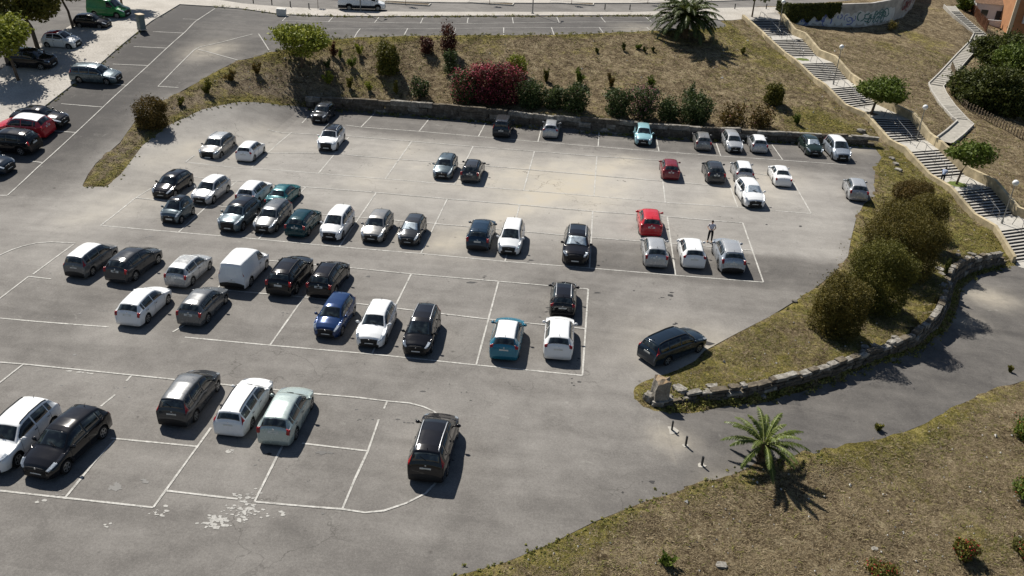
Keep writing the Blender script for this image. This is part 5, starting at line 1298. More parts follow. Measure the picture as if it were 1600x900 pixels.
# kinds: L, W, H, top profile (fraction from the front, height fraction of H), windscreen (fr0, fr1), rear glass (fr0, fr1), side glass ranges, belt height front/rear, roof half-width
KIND = {
 'hatch': dict(L=4.0, W=1.72, H=1.46, prof=[(0, .29), (.006, .44), (.03, .52), (.10, .59), (.215, .665), (.25, .685), (.40, .945), (.47, .985), (.60, 1.0), (.80, .965), (.885, .925), (.955, .73), (.972, .66), (.985, .56), (.997, .40), (1, .36)], ws=(.262, .395), rw=(.895, .955), sg=[(.315, .565), (.585, .80), (.815, .86)], belt=(.60, .665), rw_=.60, wh=(.195, .80), wr=.305),
 'supermini': dict(L=3.85, W=1.68, H=1.46, prof=[(0, .29), (.006, .45), (.03, .55), (.10, .62), (.20, .69), (.235, .71), (.39, .95), (.46, .985), (.60, 1.0), (.82, .965), (.90, .93), (.965, .73), (.98, .64), (.99, .55), (.998, .40), (1, .36)], ws=(.245, .385), rw=(.908, .962), sg=[(.30, .56), (.58, .83)], belt=(.61, .67), rw_=.60, wh=(.19, .82), wr=.295),
 'smart': dict(L=2.6, W=1.56, H=1.54, prof=[(0, .34), (.01, .44), (.05, .55), (.14, .62), (.20, .655), (.42, .95), (.50, .99), (.62, 1.0), (.85, .96), (.91, .92), (.965, .72), (.98, .62), (.99, .5), (1, .36)], ws=(.215, .41), rw=(.915, .96), sg=[(.32, .74)], belt=(.60, .64), rw_=.56, wh=(.17, .84), wr=.285),
 'suv': dict(L=4.35, W=1.83, H=1.62, prof=[(0, .29), (.005, .50), (.02, .575), (.08, .62), (.21, .665), (.245, .685), (.385, .94), (.45, .98), (.58, 1.0), (.80, .97), (.89, .925), (.95, .74), (.97, .67), (.985, .56), (.996, .42), (1, .36)], ws=(.258, .378), rw=(.90, .948), sg=[(.305, .55), (.57, .78), (.795, .85)], belt=(.615, .68), rw_=.63, wh=(.19, .80), wr=.345),
 'mpv': dict(L=4.25, W=1.76, H=1.62, prof=[(0, .29), (.006, .44), (.03, .51), (.09, .56), (.17, .64), (.20, .665), (.375, .94), (.45, .98), (.60, 1.0), (.83, .97), (.915, .93), (.965, .70), (.98, .62), (.99, .54), (.998, .40), (1, .36)], ws=(.21, .37), rw=(.925, .963), sg=[(.275, .53), (.55, .77), (.79, .89)], belt=(.56, .60), rw_=.63, wh=(.18, .81), wr=.31),
 'wagon': dict(L=4.6, W=1.78, H=1.50, prof=[(0, .29), (.005, .45), (.025, .52), (.09, .58), (.21, .655), (.245, .675), (.375, .94), (.44, .98), (.57, 1.0), (.80, .975), (.915, .93), (.965, .70), (.98, .63), (.99, .54), (.998, .40), (1, .36)], ws=(.257, .37), rw=(.925, .962), sg=[(.305, .525), (.545, .74), (.76, .90)], belt=(.60, .635), rw_=.61, wh=(.185, .775), wr=.31),
 'boxy': dict(L=4.3, W=1.80, H=1.80, prof=[(0, .29), (.005, .45), (.02, .52), (.08, .56), (.20, .60), (.225, .62), (.32, .93), (.38, .98), (.50, 1.0), (.85, .99), (.955, .96), (.975, .66), (.985, .60), (.993, .50), (.998, .40), (1, .34)], ws=(.235, .315), rw=(.958, .974), sg=[(.27, .50), (.52, .73), (.755, .92)], belt=(.57, .58), rw_=.68, wh=(.18, .79), wr=.345),
 'sedan': dict(L=4.45, W=1.72, H=1.42, prof=[(0, .29), (.006, .46), (.03, .54), (.10, .60), (.23, .665), (.27, .69), (.40, .95), (.46, .985), (.56, 1.0), (.68, .965), (.72, .94), (.83, .73), (.86, .715), (.95, .69), (.975, .64), (.99, .54), (.998, .42), (1, .36)], ws=(.28, .393), rw=(.73, .825), sg=[(.325, .54), (.56, .72)], belt=(.62, .67), rw_=.58, wh=(.19, .78), wr=.295),
 'van': dict(L=4.2, W=1.83, H=1.83, prof=[(0, .29), (.006, .42), (.03, .48), (.09, .53), (.175, .575), (.20, .60), (.35, .94), (.41, .98), (.50, 1.0), (.85, .995), (.965, .975), (.985, .64), (.99, .56), (.996, .46), (.999, .38), (1, .32)], ws=(.212, .345), rw=None, sg=[(.27, .44)], belt=(.55, .56), rw_=.72, wh=(.19, .79), wr=.315),
 'bigvan': dict(L=6.2, W=2.0, H=2.55, prof=[(0, .20), (.004, .27), (.015, .36), (.06, .40), (.125, .44), (.14, .455), (.235, .80), (.27, .93), (.32, .985), (.45, 1.0), (.90, 1.0), (.975, .985), (.99, .60), (.994, .5), (.997, .4), (.999, .3), (1, .22)], ws=(.147, .228), rw=None, sg=[(.165, .285)], belt=(.45, .46), rw_=.82, wh=(.155, .76), wr=.35),
 'fiat': dict(L=3.6, W=1.63, H=1.48, prof=[(0, .36), (.008, .47), (.04, .56), (.11, .62), (.20, .675), (.24, .70), (.41, .95), (.48, .985), (.60, 1.0), (.80, .95), (.87, .90), (.945, .70), (.97, .63), (.985, .54), (.998, .40), (1, .36)], ws=(.252, .405), rw=(.88, .94), sg=[(.32, .60), (.62, .80)], belt=(.61, .66), rw_=.56, wh=(.18, .82), wr=.29),
}
JT = dict(c0=0, c1=1, c2=2, edge=3, w0=4, w1=5, w2=6, belt=7, sh=8)
def build_kind(k):
    D = KIND[k]; L, W, Hh = D['L'], D['W'], D['H']
    fr = sorted(set([round(f, 5) for f, _ in D['prof']] + [round(i / 90, 5) for i in range(91)] + [round(v, 5) for s in ([D['ws']] + ([D['rw']] if D['rw'] else []) + D['sg']) for v in s]))
    f2 = [fr[0]]
    for f in fr[1:]:
        if f - f2[-1] > .0022: f2.append(f)
    fr = np.array(f2); fr[-1] = 1.0
    pf = np.array(D['prof']); zt = np.interp(fr, pf[:, 0], pf[:, 1]) * Hh
    # soften the profile corners
    dense = np.linspace(0, 1, 801); zd = np.interp(dense, pf[:, 0], pf[:, 1]) * Hh
    ker = np.hanning(17); ker /= ker.sum(); zs_ = np.convolve(np.pad(zd, 8, mode='edge'), ker, 'valid')
    wgt = np.clip(np.minimum(fr - .02, .98 - fr) / .03, 0, 1); zt = zt * (1 - wgt) + np.interp(fr, dense, zs_) * wgt
    n = len(fr); x = L / 2 - fr * L
    zb = np.minimum(D['belt'][0] * Hh + (D['belt'][1] - D['belt'][0]) * Hh * fr, zt - .012)
    hg = Hh - D['belt'][0] * Hh; g = np.clip((zt - zb) / (hg * .9), 0, 1)
    plan = np.ones(n)
    nose = .22; na = .05 if 'van' in k else 0; f_ = np.clip((nose - fr) / nose, 0, 1); plan -= (.20 - na) * f_ ** 2.2 + .14 * np.clip((.04 - fr) / .04, 0, 1) ** 1.8
    tail = .20; ta = .06 if 'van' in k or k == 'boxy' else 0; f_ = np.clip((fr - 1 + tail) / tail, 0, 1); plan -= (.11 - ta) * f_ ** 2.0 + .06 * np.clip((fr - .98) / .02, 0, 1) ** 2
    wm = W / 2 * plan; wb = wm * .955
    wt = wb * .97 * (1 - g) + np.minimum((D['rw_'] - (.035 if 'van' not in k and k != 'boxy' else 0)) * (W / 1.76) * (1 - .10 * np.clip((fr - .55) / .4, 0, 1)), wb) * g
    sill = .20 * (1 if W < 1.8 else 1.15) * (1.4 if k == 'bigvan' else 1)
    wx = [L / 2 - f * L for f in D['wh']]; wr = D['wr']; zw = wr
    arch = np.full(n, sill)
    for q in wx:
        R_ = wr + .055; dx = np.abs(x - q); a = np.where(dx < R_, zw + np.sqrt(np.maximum(R_ * R_ - dx * dx, 0)), sill); arch = np.maximum(arch, a)
    arch = np.minimum(arch, zb - .12)
    flare = np.where(arch > sill + .01, .012, 0)
    zend = np.where(fr < .03, sill + (.30 - sill) * 0, sill)
    rows = []
    for i in range(n):
        c = (.055 * g[i] + .085 * (1 - g[i])) * (wt[i] / .6) ** 1.5; c = min(c, .10)
        s_ = lambda t: (wt[i] + (wb[i] - wt[i]) * t ** 1.15, (zt[i] - c - .03) + (zb[i] - (zt[i] - c - .03)) * t)
        if zt[i] - zb[i] < .08: s_ = lambda t: (wt[i] + (wb[i] - wt[i]) * t, (zt[i] - c) + (min(zb[i], zt[i] - c) - .005 - (zt[i] - c)) * t)
        e = [(0, zt[i]), (wt[i] * .5, zt[i] - c * .22), (wt[i] * .86, zt[i] - c * .7), (wt[i] * 1.0, zt[i] - c - .012)]
        e += [s_(.10), s_(.50), s_(.90), s_(1.0)]
        zsh = min(zb[i] - .05, zb[i] - .05); e += [(wm[i] - .004, zb[i] - .09 if zb[i] - .09 > arch[i] + .02 else arch[i] + .03)]
        zm = (zb[i] - .09) * .5 + arch[i] * .5
        e += [(wm[i] + flare[i], zm), (wm[i] - .01 + flare[i] * 2, arch[i] + .02), (wm[i] - .035 + flare[i], arch[i])]
        inner = wm[i] - .26
        e += [(inner, arch[i] if arch[i] > sill + .01 else sill - .02), (inner - .01, sill - .02)]
        rows.append(e)
    nj = len(rows[0])
    P = np.zeros((n, 2 * nj - 1, 3))
    for i in range(n):
        for j, (y, z) in enumerate(rows[i]):
            P[i, nj - 1 + j] = (x[i], y, z); P[i, nj - 1 - j] = (x[i], -y, z)
    m2 = 2 * nj - 1; idx = np.arange(n * m2).reshape(n, m2)
    quads = []; mi = []
    for i in range(n - 1):
        for j in range(m2 - 1):
            quads.append((idx[i, j], idx[i, j + 1], idx[i + 1, j + 1], idx[i + 1, j])); jj = abs(j + .5 - (nj - 1))
            low_trim = jj > 9.6 and jj < 11 
            mi.append(1 if (jj > 10.6 or (low_trim and k in ('suv', 'boxy', 'van', 'bigvan'))) else 0)
    V = P.reshape(-1, 3)
    fs = list(quads) + [tuple(idx[0, ::-1]), tuple(idx[-1, :])] + [(idx[i, 0], idx[i + 1, 0], idx[i + 1, m2 - 1], idx[i, m2 - 1]) for i in range(n - 1)]
    mi += [1, 1 if k in ('suv', 'boxy', 'van', 'bigvan', 'mpv') else 0] + [1] * (n - 1)
    # consistent outward winding check by normals of the roof
    me = mesh_np(k + '_body', V, fs, True, mi)
    if sum(p.normal.z for p in me.polygons if p.center.z > Hh * .93) < 0: me.flip_normals()
    me.update()
    # vertex normals for offsetting trim
    N = np.zeros((len(me.vertices), 3)); vn = np.zeros(len(me.vertices) * 3, np.float32); me.vertices.foreach_get('normal', vn); N = vn.reshape(-1, 3)
    meshes = {'body': me}
    me.materials.append(PC['white']); me.materials.append(M_trim)
    def fi(f): return int(np.argmin(np.abs(fr - f)))
    def patch(name, f0, f1, j0, j1, off, mats, both=True, side=0, shrink=0.0):
        """a skin lying just proud of the body between two stations; j measured from the centre line"""
        i0, i1 = fi(f0), fi(f1); cols = []
        if both: js = list(range(nj - 1 - j1, nj - 1 + j1 + 1))
        elif side > 0: js = list(range(nj - 1 + j0, nj - 1 + j1 + 1))
        else: js = list(range(nj - 1 - j1, nj - 1 - j0 + 1))
        sub = idx[i0:i1 + 1][:, js]; a, b = sub.shape
        q = V[sub.ravel()] + N[sub.ravel()] * off; ii = np.arange(a * b).reshape(a, b)
        # rim going down to the body so that it has thickness
        f = [(ii[u, v], ii[u, v + 1], ii[u + 1, v + 1], ii[u + 1, v]) for u in range(a - 1) for v in range(b - 1)]
        bd = list(ii[0, :]) + list(ii[1:, -1]) + list(ii[-1, -2::-1]) + list(ii[-2:0:-1, 0]); low = V[sub.ravel()][bd] - N[sub.ravel()][bd] * .004; base = len(q)
        q = np.vstack([q, low]); nb_ = len(bd)
        f += [(bd[t], base + t, base + (t + 1) % nb_, bd[(t + 1) % nb_]) for t in range(nb_)]
        m = mesh_np(k + '_' + name, q, f, False)
        if len(m.polygons) == 0: return None
        ctr = Vector((0, 0, Hh * .45)); s = sum((p.center - ctr).dot(p.normal) for p in list(m.polygons)[:(a - 1) * (b - 1)])
        if s < 0: m.flip_normals()
        sm = np.zeros(len(m.polygons), bool); sm[:(a - 1) * (b - 1)] = True; m.polygons.foreach_set('use_smooth', sm)
        m.materials.append(mats); return m
    P_ = []   # (part name, mesh, slot key, parent key)
    P_.append(('windscreen', patch('windscreen', D['ws'][0], D['ws'][1], 0, 2, .007, M_glass), 'ws'))
    if D['rw']: P_.append(('rear_window', patch('rear_window', D['rw'][0], D['rw'][1], 0, 2, .007, M_glass), 'rw'))
    for (a, b) in D['sg']:
        for s in (1, -1): P_.append(('side_window', patch('side_window', a, b, 4, 6, .006, M_glass, False, s), 'sg'))
    for s in (1, -1):
        P_.append(('headlight', patch('headlight', .008 if k != 'bigvan' else .012, .095 if k not in ('bigvan', 'boxy') else .045, 2, 8, .008, M_head, False, s), 'hl'))
        if k in ('van', 'boxy', 'wagon', 'mpv'):
            P_.append(('taillight', patch('taillight', (D['rw'][0] if D['rw'] and k != 'van' else .972), .984, 3, 7, .007, M_tail, False, s), 'tl'))
        elif k == 'bigvan': P_.append(('taillight', patch('taillight', .989, .994, 3, 7, .007, M_tail, False, s), 'tl'))
        else: P_.append(('taillight', patch('taillight', .957, .984, 2, 8, .007, M_tail, False, s), 'tl'))
    P_.append(('grille', patch('grille', 0.0, .013 if k != 'bigvan' else .006, 0, 2, .007, M_trim), 'gr'))
    
    extra = {'roof_panel': patch('roof_panel', D['ws'][1] + .012, (D['rw'][0] - .008 if D['rw'] else .96), 0, 3, .006, M_trim),
             'sunroof': patch('sunroof', D['ws'][1] + .05, min(.74, (D['rw'][0] - .1 if D['rw'] else .7)), 0, 2, .006, M_glass),
             'soft_top': patch('soft_top', .50, .93, 0, 3, .03, M_trim)}
    # wheels
    wy = W / 2 - .115
    mb = MB(); ns = 22; wd = .20
    prof = [(wr * .66, -wd / 2), (wr * .93, -wd / 2), (wr, -wd / 2 + .03), (wr, wd / 2 - .03), (wr * .93, wd / 2), (wr * .66, wd / 2)]
    Vw = [(r * math.cos(2 * math.pi * t / ns), y, r * math.sin(2 * math.pi * t / ns)) for (r, y) in prof for t in range(ns)]
    fw_ = [(a * ns + t, a * ns + (t + 1) % ns, (a + 1) * ns + (t + 1) % ns, (a + 1) * ns + t) for a in range(len(prof) - 1) for t in range(ns)]
    fw_ += [tuple(range(ns)), tuple(range((len(prof) - 1) * ns, len(prof) * ns))[::-1]]
    tyre = mesh_np(k + '_tyre', Vw, fw_, False); tyre.materials.append(M_tyre)
    mb = MB(); nsp = 5 if k not in ('van', 'bigvan') else 8
    for s in (1, -1):
        y = s * (wd / 2 + .004); k2 = 20; ri, ro = wr * .60, wr * .68
        Vr = [(ri * math.cos(2 * math.pi * t / k2), y, ri * math.sin(2 * math.pi * t / k2)) for t in range(k2)] + [(ro * math.cos(2 * math.pi * t / k2), y - s * .003, ro * math.sin(2 * math.pi * t / k2)) for t in range(k2)]
        mb.add(Vr, [(t, (t + 1) % k2, k2 + (t + 1) % k2, k2 + t) for t in range(k2)])
        for q in range(nsp):
            a = 2 * math.pi * q / nsp; w_ = .045; c, s2 = math.cos(a), math.sin(a)
            mb.add([(c * .03 - s2 * w_, y, s2 * .03 + c * w_), (c * ri - s2 * w_ * .7, y, s2 * ri + c * w_ * .7), (c * ri + s2 * w_ * .7, y, s2 * ri - c * w_ * .7), (c * .03 + s2 * w_, y, s2 * .03 - c * w_)], [(0, 1, 2, 3)])
    rim = mesh_np(k + '_rim', mb.v, mb.f); rim.materials.append(M_rim)
    # mirrors
    im = fi(D['ws'][0] + (D['ws'][1] - D['ws'][0]) * .45); mirs = []
    for s in (1, -1):
        mb = MB(); yy = s * (wb[im] + .12); zz = zb[im] + .07
        if k == 'bigvan': yy = s * (wb[im] + .14); zz += .1
        mb.ball((x[im] - .02, yy, zz), .1, 8, 6, 0, (.75, 1.15, .85 if k != 'bigvan' else 1.7)); mb.box((x[im], s * (wb[im] + .02), zz - .04), (.05, .14, .05), 0, 0)
        mm = mesh_np(k + '_mirror', mb.v, mb.f, True); mm.materials.append(PC['white']); mirs.append(mm)
    # rails
    rails = []
    i0, i1 = fi(D['ws'][1] + .03), fi((D['rw'][0] if D['rw'] else .95) - .02)
    for s in (1, -1):
        mb = MB(); pts = [P[i, nj - 1 + 3 * s] + np.array([0, -s * .06, .055 if i0 < i < i1 else -.01]) for i in [i0, i0 + 2] + list(range(i0 + 5, i1 - 4, 5)) + [i1 - 2, i1]]
        mb.tube([tuple(p) for p in pts], .024, 6); mm = mesh_np(k + '_rail', mb.v, mb.f, True); mm.materials.append(M_rail); rails.append(mm)
    # plates follow the slope of the nose and tail
    def plate(f, sgn, zc=None):
        mb = MB(); 
        if zc is None: zc = .50
        mb.box((sgn * (L / 2 + .012), 0, zc), (.02, .50, .115)); m = mesh_np(k + '_plate', mb.v, mb.f); m.materials.append(M_plate); return m
    # exact position on the tail surface for a given height
    def surf_x(z, rear):
        rng_ = range(n - 1, n // 2, -1) if rear else range(0, n // 2)
        for i in rng_:
            if zt[i] >= z: return x[i]
        return x[-1] if rear else x[0]
    zr = {'hatch': .80, 'supermini': .74, 'suv': .82, 'mpv': .80, 'wagon': .76, 'boxy': .80, 'sedan': .72, 'van': .62, 'smart': .62, 'fiat': .70, 'bigvan': .7}[k]
    def tplate(z, rear, w=.5, h=.115, mat=M_plate, nm='plate'):
        xa, xb = surf_x(z + h / 2, rear), surf_x(z - h / 2, rear); s = -1 if rear else 1
        th = math.atan2(xb - xa, h); mb = MB(); o_ = .014 * s
        q = []
        for (xx, zz) in ((xa, z + h / 2), (xb, z - h / 2)):
            for y in (-w / 2, w / 2): q.append((xx + o_, y, zz + .008))
        q += [(p[0] - o_ * 1.5, p[1], p[2]) for p in q]
        mb.add(q, [(0, 1, 3, 2), (4, 6, 7, 5), (0, 4, 5, 1), (2, 3, 7, 6), (0, 2, 6, 4), (1, 5, 7, 3)])
        m = mesh_np(k + '_' + nm, mb.v, mb.f); m.materials.append(mat); return m
    P_.append(('license_plate', tplate(zr, True), 'pl')); P_.append(('license_plate', tplate(.42, False), 'pl'))
    mb = MB(); zq = zr + .13; mb.ball((surf_x(zq, True) - .01, 0, zq), .05, 8, 5, 0, (.3, 1, 1)); m = mesh_np(k + '_badge', mb.v, mb.f, True); m.materials.append(M_chrome); P_.append(('badge', m, 'bd'))
    mb = MB(); zq = min(.62, Hh * .43); mb.ball((surf_x(zq, False) + .005, 0, zq), .05, 8, 5, 0, (.3, 1, 1)); m = mesh_np(k + '_badge', mb.v, mb.f, True); m.materials.append(M_chrome); P_.append(('badge', m, 'bd'))
    if k not in ('van', 'bigvan'):
        mb = MB(); ia = fi((D['rw'][0] if D['rw'] else .9) - .05); mb.tube([(x[ia], 0, zt[ia] - .01), (x[ia] - .12, 0, zt[ia] + .10)], [.018, .006], 5); m = mesh_np(k + '_antenna', mb.v, mb.f); m.materials.append(M_trim); P_.append(('antenna', m, 'an'))
    # wipers
    mb = MB()
    for s in (1, -1):
        ia, ib = fi(D['ws'][0] - .004), fi(D['ws'][0] + .03); mb.tube([(x[ia], s * .05 + .25, zt[ia] + .02), (x[ib], s * .05 - .30 + .25, zt[ib] + .02)], .012, 4)
    m = mesh_np(k + '_wiper', mb.v, mb.f); m.materials.append(M_trim); P_.append(('wipers', m, 'wi'))
    if D['rw']:
        mb = MB(); ia, ib = fi(D['rw'][1] - .002), fi(D['rw'][1] - .022); mb.tube([(x[ia] - .02, 0, zt[ia] + .02), (x[ib] - .02, .30, zt[ib] + .015)], .012, 4)
        m = mesh_np(k + '_rear_wiper', mb.v, mb.f); m.materials.append(M_trim); P_.append(('rear_wiper', m, 'wi'))
    # door handles and seams
    for s in (1, -1):
        for (a, b) in D['sg'][:2]:
            mb = MB(); i = fi(b - .02); yy = s * (wm[i] + .012); mb.box((x[i] + .02, yy, zb[i] - .11), (.16, .02, .028), 0, 0)
            m = mesh_np(k + '_handle', mb.v, mb.f); m.materials.append(M_trim); P_.append(('door_handle', m, 'dh'))
        cuts = [D['sg'][0][0] - .015] + [b + .01 for a, b in D['sg'][:2]]
        for f in cuts:
            i = fi(f); 
            if arch[i] > sill + .02: i = min(max(i, 0), n - 1)
            col_ = [V[idx[i, nj - 1 + s * j]] + N[idx[i, nj - 1 + s * j]] * .003 for j in (7, 8, 9, 10)]
            q = []; mb = MB()
            for c_ in col_: q += [c_ + np.array([.009, 0, 0]), c_ - np.array([.009, 0, 0])]
            mb.add(q, [(2 * t, 2 * t + 1, 2 * t + 3, 2 * t + 2) for t in range(3)])
            m = mesh_np(k + '_seam', mb.v, mb.f); m.materials.append(M_trim); P_.append(('door_seam', m, 'ds'))
    if k == 'bigvan':
        for s in (1, -1):
            P_.append(('side_skirt', patch('side_skirt', .09, .985, 9, 10, .02, M_trim, False, s), 'tr'))
    return dict(P=[p for p in P_ if p and p[1] is not None], body=me, tyre=tyre, rim=rim, mirs=mirs, rails=rails, extra=extra, D=D, wy=wy, wx=wx)
BK = {}
def setmat(o, slot, mat):
    o.material_slots[slot].link = 'OBJECT'; o.material_slots[slot].material = mat
WHG = 'vehicles parked in and around the car park'
NAMES = {'hatch': 'hatchback', 'supermini': 'hatchback', 'smart': 'microcar', 'suv': 'crossover_car', 'mpv': 'people_carrier', 'wagon': 'estate_car', 'boxy': 'off_road_car', 'sedan': 'saloon_car', 'van': 'delivery_van', 'bigvan': 'delivery_van', 'fiat': 'city_car'}
def car(kind, loc, heading, color, label, rails=False, roof=None, sunroof=False, shade=None, sx=1.0, glass=None, mir=None, soft=False, trim=None, tilt=None, group='cars parked in the bays'):
    if kind not in BK: BK[kind] = build_kind(kind)
    K = BK[kind]; root = empty(NAMES[kind], loc, heading, label, 'van' if 'van' in kind else 'car', group)
    q_ = math.sin(loc[0] * 12.9 + loc[1] * 7.3); root.scale = (sx * (.968 + .012 * q_), sx * (.992 + .012 * math.cos(loc[0] * 5)), sx * (1.035 + .02 * q_))
    if tilt: root.rotation_euler = tilt
    pm = PC[color]
    def part(nm, me, parent=root):
        o = bpy.data.objects.new(nm, me); COL.objects.link(o); o.parent = parent; return o
    b = part('body', K['body']); setmat(b, 0, pm); setmat(b, 1, M_trim if trim is None else trim)
    for nm, me, key in K['P']:
        o = part(nm, me)
        if key == 'ws' and shade: setmat(o, 0, shade)
        elif key in ('ws', 'sg', 'rw') and glass: setmat(o, 0, glass)
    for s, me in zip((1, -1), K['mirs']): o = part('wing_mirror', me); setmat(o, 0, PC[mir] if mir else pm)
    for wx in K['wx']:
        for s in (1, -1):
            w = part('wheel', K['tyre']); w.location = (wx, s * K['wy'], K['D']['wr']); r = part('rim', K['rim'], w)
    if rails:
        for me in K['rails']:
            o = part('roof_rail', me)
            if rails == 'black': setmat(o, 0, M_trim)
    if roof: o = part('roof_panel', K['extra']['roof_panel']); setmat(o, 0, roof if isinstance(roof, bpy.types.Material) else PC[roof])
    if sunroof and K['extra']['sunroof']: part('sunroof', K['extra']['sunroof'])
    if soft: o = part('soft_top', K['extra']['soft_top']); setmat(o, 0, PC['red'])
    return root
def park(px, py, face, kind, color, label, yaw=0.0, **kw):
    """px,py: where the bumper nearest the camera stands over the ground"""
    sx = kw.get('sx', 1.0); P = at(px, py, .28); h = R(-90 if face == 'S' else 90) + R(yaw); L = KIND[kind]['L'] * sx
    d = np.array([math.cos(h), math.sin(h)]); c = P[:2] - d * (L / 2 if face == 'S' else -L / 2)
    return car(kind, (c[0], c[1], .021), h, color, label, **kw)
def park2(rear, front, kind, color, label, onroad=True, z=None, fit=True, **kw):
    f = (lambda q: gp(*q)) if z is None else (lambda q: at(q[0], q[1], z)); a, b = f(rear), f(front); d = b - a; h = math.atan2(d[1], d[0]); L = np.linalg.norm(d[:2]); c = (a + b) / 2
    if fit: kw['sx'] = float(np.clip(L / KIND[kind]['L'], .85, 1.2))
    zc = hz(c[0], c[1]) + .02; 
    # follow the road surface
    e1 = np.array([math.cos(h), math.sin(h)]); e2 = np.array([-e1[1], e1[0]]); g1 = (hz(*(c[:2] + e1)) - hz(*(c[:2] - e1))) / 2; g2 = (hz(*(c[:2] + e2)) - hz(*(c[:2] - e2))) / 2
    if z is None: kw['tilt'] = (math.atan(g2), -math.atan(g1), h)
    else: zc = z
    return car(kind, (c[0], c[1], zc), h, color, label, **kw)
G0 = 'cars parked along the rock wall'; 
park(496, 190.5, 'S', 'suv', 'dgrey', 'dark grey crossover facing the camera at the left end of the rock wall', sx=.93, group=G0)
park(509, 234.5, 'S', 'suv', 'white', 'white crossover with black roof and silver roof rails alone near the back left', roof='black', rails=True, sx=1.0, yaw=3)
park(782, 213.5, 'N', 'boxy', 'navy', 'dark boxy off-road car seen from behind at the rock wall', roof='dgrey', sx=.97, group=G0)
park(859, 214, 'N', 'supermini', 'silver', 'small silver hatchback seen from behind at the rock wall right of the boxy dark car', group=G0, sx=.95)
park(1005, 225.5, 'S', 'hatch', 'lblue', 'light blue hatchback facing the camera at the rock wall', group=G0)
park(1099, 233.5, 'N', 'hatch', 'warm', 'grey-brown hatchback seen from behind at the rock wall', group=G0, sx=.95)
park(1149, 237, 'S', 'wagon', 'silver', 'silver car facing the camera, right of the grey-brown hatchback at the wall', group=G0, sx=.92, yaw=3)
park(1187, 237.5, 'N', 'hatch', 'silver', 'pale silver car seen from behind, left of the empty bay at the rock wall', group=G0, sx=.95, roof='white')
park(1274, 242.5, 'S', 'hatch', 'dgreen', 'dark green hatchback facing the camera near the right end of the rock wall', group=G0, sx=.97, shade=M_shade, yaw=4)  # no sunshade here: the windscreen reflection is painted with the foil colour
park(1317, 250, 'S', 'mpv', 'bsilver', 'pale blue-silver people carrier facing the camera at the right end of the wall row', group=G0, sx=1.0, roof='white', yaw=4)
park(324, 249.5, 'S', 'suv', 'warm', 'silver-grey crossover facing the camera at the far left of the second row', rails=True, roof='silver', sx=1.03)
park(380, 250.5, 'N', 'supermini', 'white', 'small white hatchback seen from behind beside the silver-grey crossover', sx=.95)
park(689.5, 278, 'S', 'hatch', 'slate', 'dark slate-green hatchback facing the camera in the middle of the second row', yaw=0)
park(733, 283.5, 'N', 'hatch', 'dgrey', 'black hatchback with roof rails seen from behind in the middle of the second row', rails='black')
park(1048, 279.5, 'N', 'hatch', 'dred', 'dark red hatchback seen from behind in the second row', sx=.95, yaw=1)
park(1119, 285, 'N', 'hatch', 'dgrey', 'dark grey hatchback seen from behind, right of the dark red one', yaw=2, sx=1.0)
park(1163, 284.5, 'N', 'supermini', 'silver', 'silver-white hatchback half hidden behind the white one facing the camera', roof='white', yaw=0)
park(1180, 323, 'S', 'hatch', 'white', 'white hatchback facing the camera with a bright windscreen, right of centre', shade=M_shade, yaw=6, sx=1.05)
park(1224, 290, 'N', 'sedan', 'white', 'white saloon seen from behind at the right end of the second row', yaw=1, sx=.93)
park(1341, 312.5, 'N', 'hatch', 'silver', 'silver hatchback standing alone beside the grass near the big bushes', yaw=-5, sx=1.0)
park(250, 308.5, 'S', 'hatch', 'black', 'rounded black hatchback facing the camera at the far left of the third row', yaw=-3, sx=1.0)
park(311, 317.5, 'S', 'hatch', 'silver', 'white-bonneted silver hatchback facing the camera behind the microcar', yaw=-3, roof='white')
park(264, 346.5, 'S', 'smart', 'slate', 'tiny grey two-seat microcar with black roof', roof='black', yaw=-3)
park(382, 321, 'N', 'hatch', 'white', 'white hatchback seen from behind, half hidden by the blue-grey crossover', yaw=-2)
park(427, 326, 'N', 'sedan', 'teal', 'teal green saloon seen from behind, partly hidden by the dark grey estate', yaw=-2, sx=.95)
park(355, 360.5, 'S', 'suv', 'slate', 'blue-grey crossover with black roof facing the camera', roof='black', yaw=-3, sx=.97)
park(409, 362.5, 'S', 'wagon', 'grey', 'weathered grey estate car facing the camera beside the blue-grey crossover', yaw=-1, sx=.95)
park(460, 368.5, 'N', 'hatch', 'dteal', 'dark teal hatchback seen from behind beside the white people carrier', yaw=-2, sx=.97)
park(514, 373.5, 'S', 'mpv', 'white', 'white people carrier facing the camera in the left half of the third row', yaw=-1, sx=.95)
park(579, 377, 'S', 'hatch', 'warm', 'brownish-grey hatchback facing the camera, right of the white people carrier', sx=1.0)
park(636, 381.5, 'S', 'supermini', 'dgrey', 'small dark boxy hatchback with a silver sunshade in its windscreen', shade=M_shade, sx=.94)
park(745, 390.5, 'N', 'suv', 'dblue', 'dark blue crossover seen from behind near the middle of the third row', sx=.97)
park(794, 396, 'S', 'mpv', 'white', 'white compact people carrier facing the camera, right of the dark blue crossover', sx=.95)
park(898, 412.5, 'S', 'suv', 'black', 'black crossover with bright sunshade and roof rails facing the camera', shade=M_shade, rails=True, sx=1.03)
park(1017, 368, 'N', 'hatch', 'red', 'bright red hatchback seen from behind', yaw=2, sx=1.02)
park(1025, 416.5, 'N', 'hatch', 'silver', 'silver three-door hatchback directly in front of the bright red one', yaw=2, sx=1.0)
park(1084, 418, 'N', 'supermini', 'white', 'white hatchback seen from behind between the silver hatchback and the walker', yaw=2, sx=1.02)
park(1145, 426, 'N', 'suv', 'bsilver', 'blue-silver crossover with roof rails seen from behind beside the standing person', rails=True, roof='silver', yaw=3, sx=1.0)
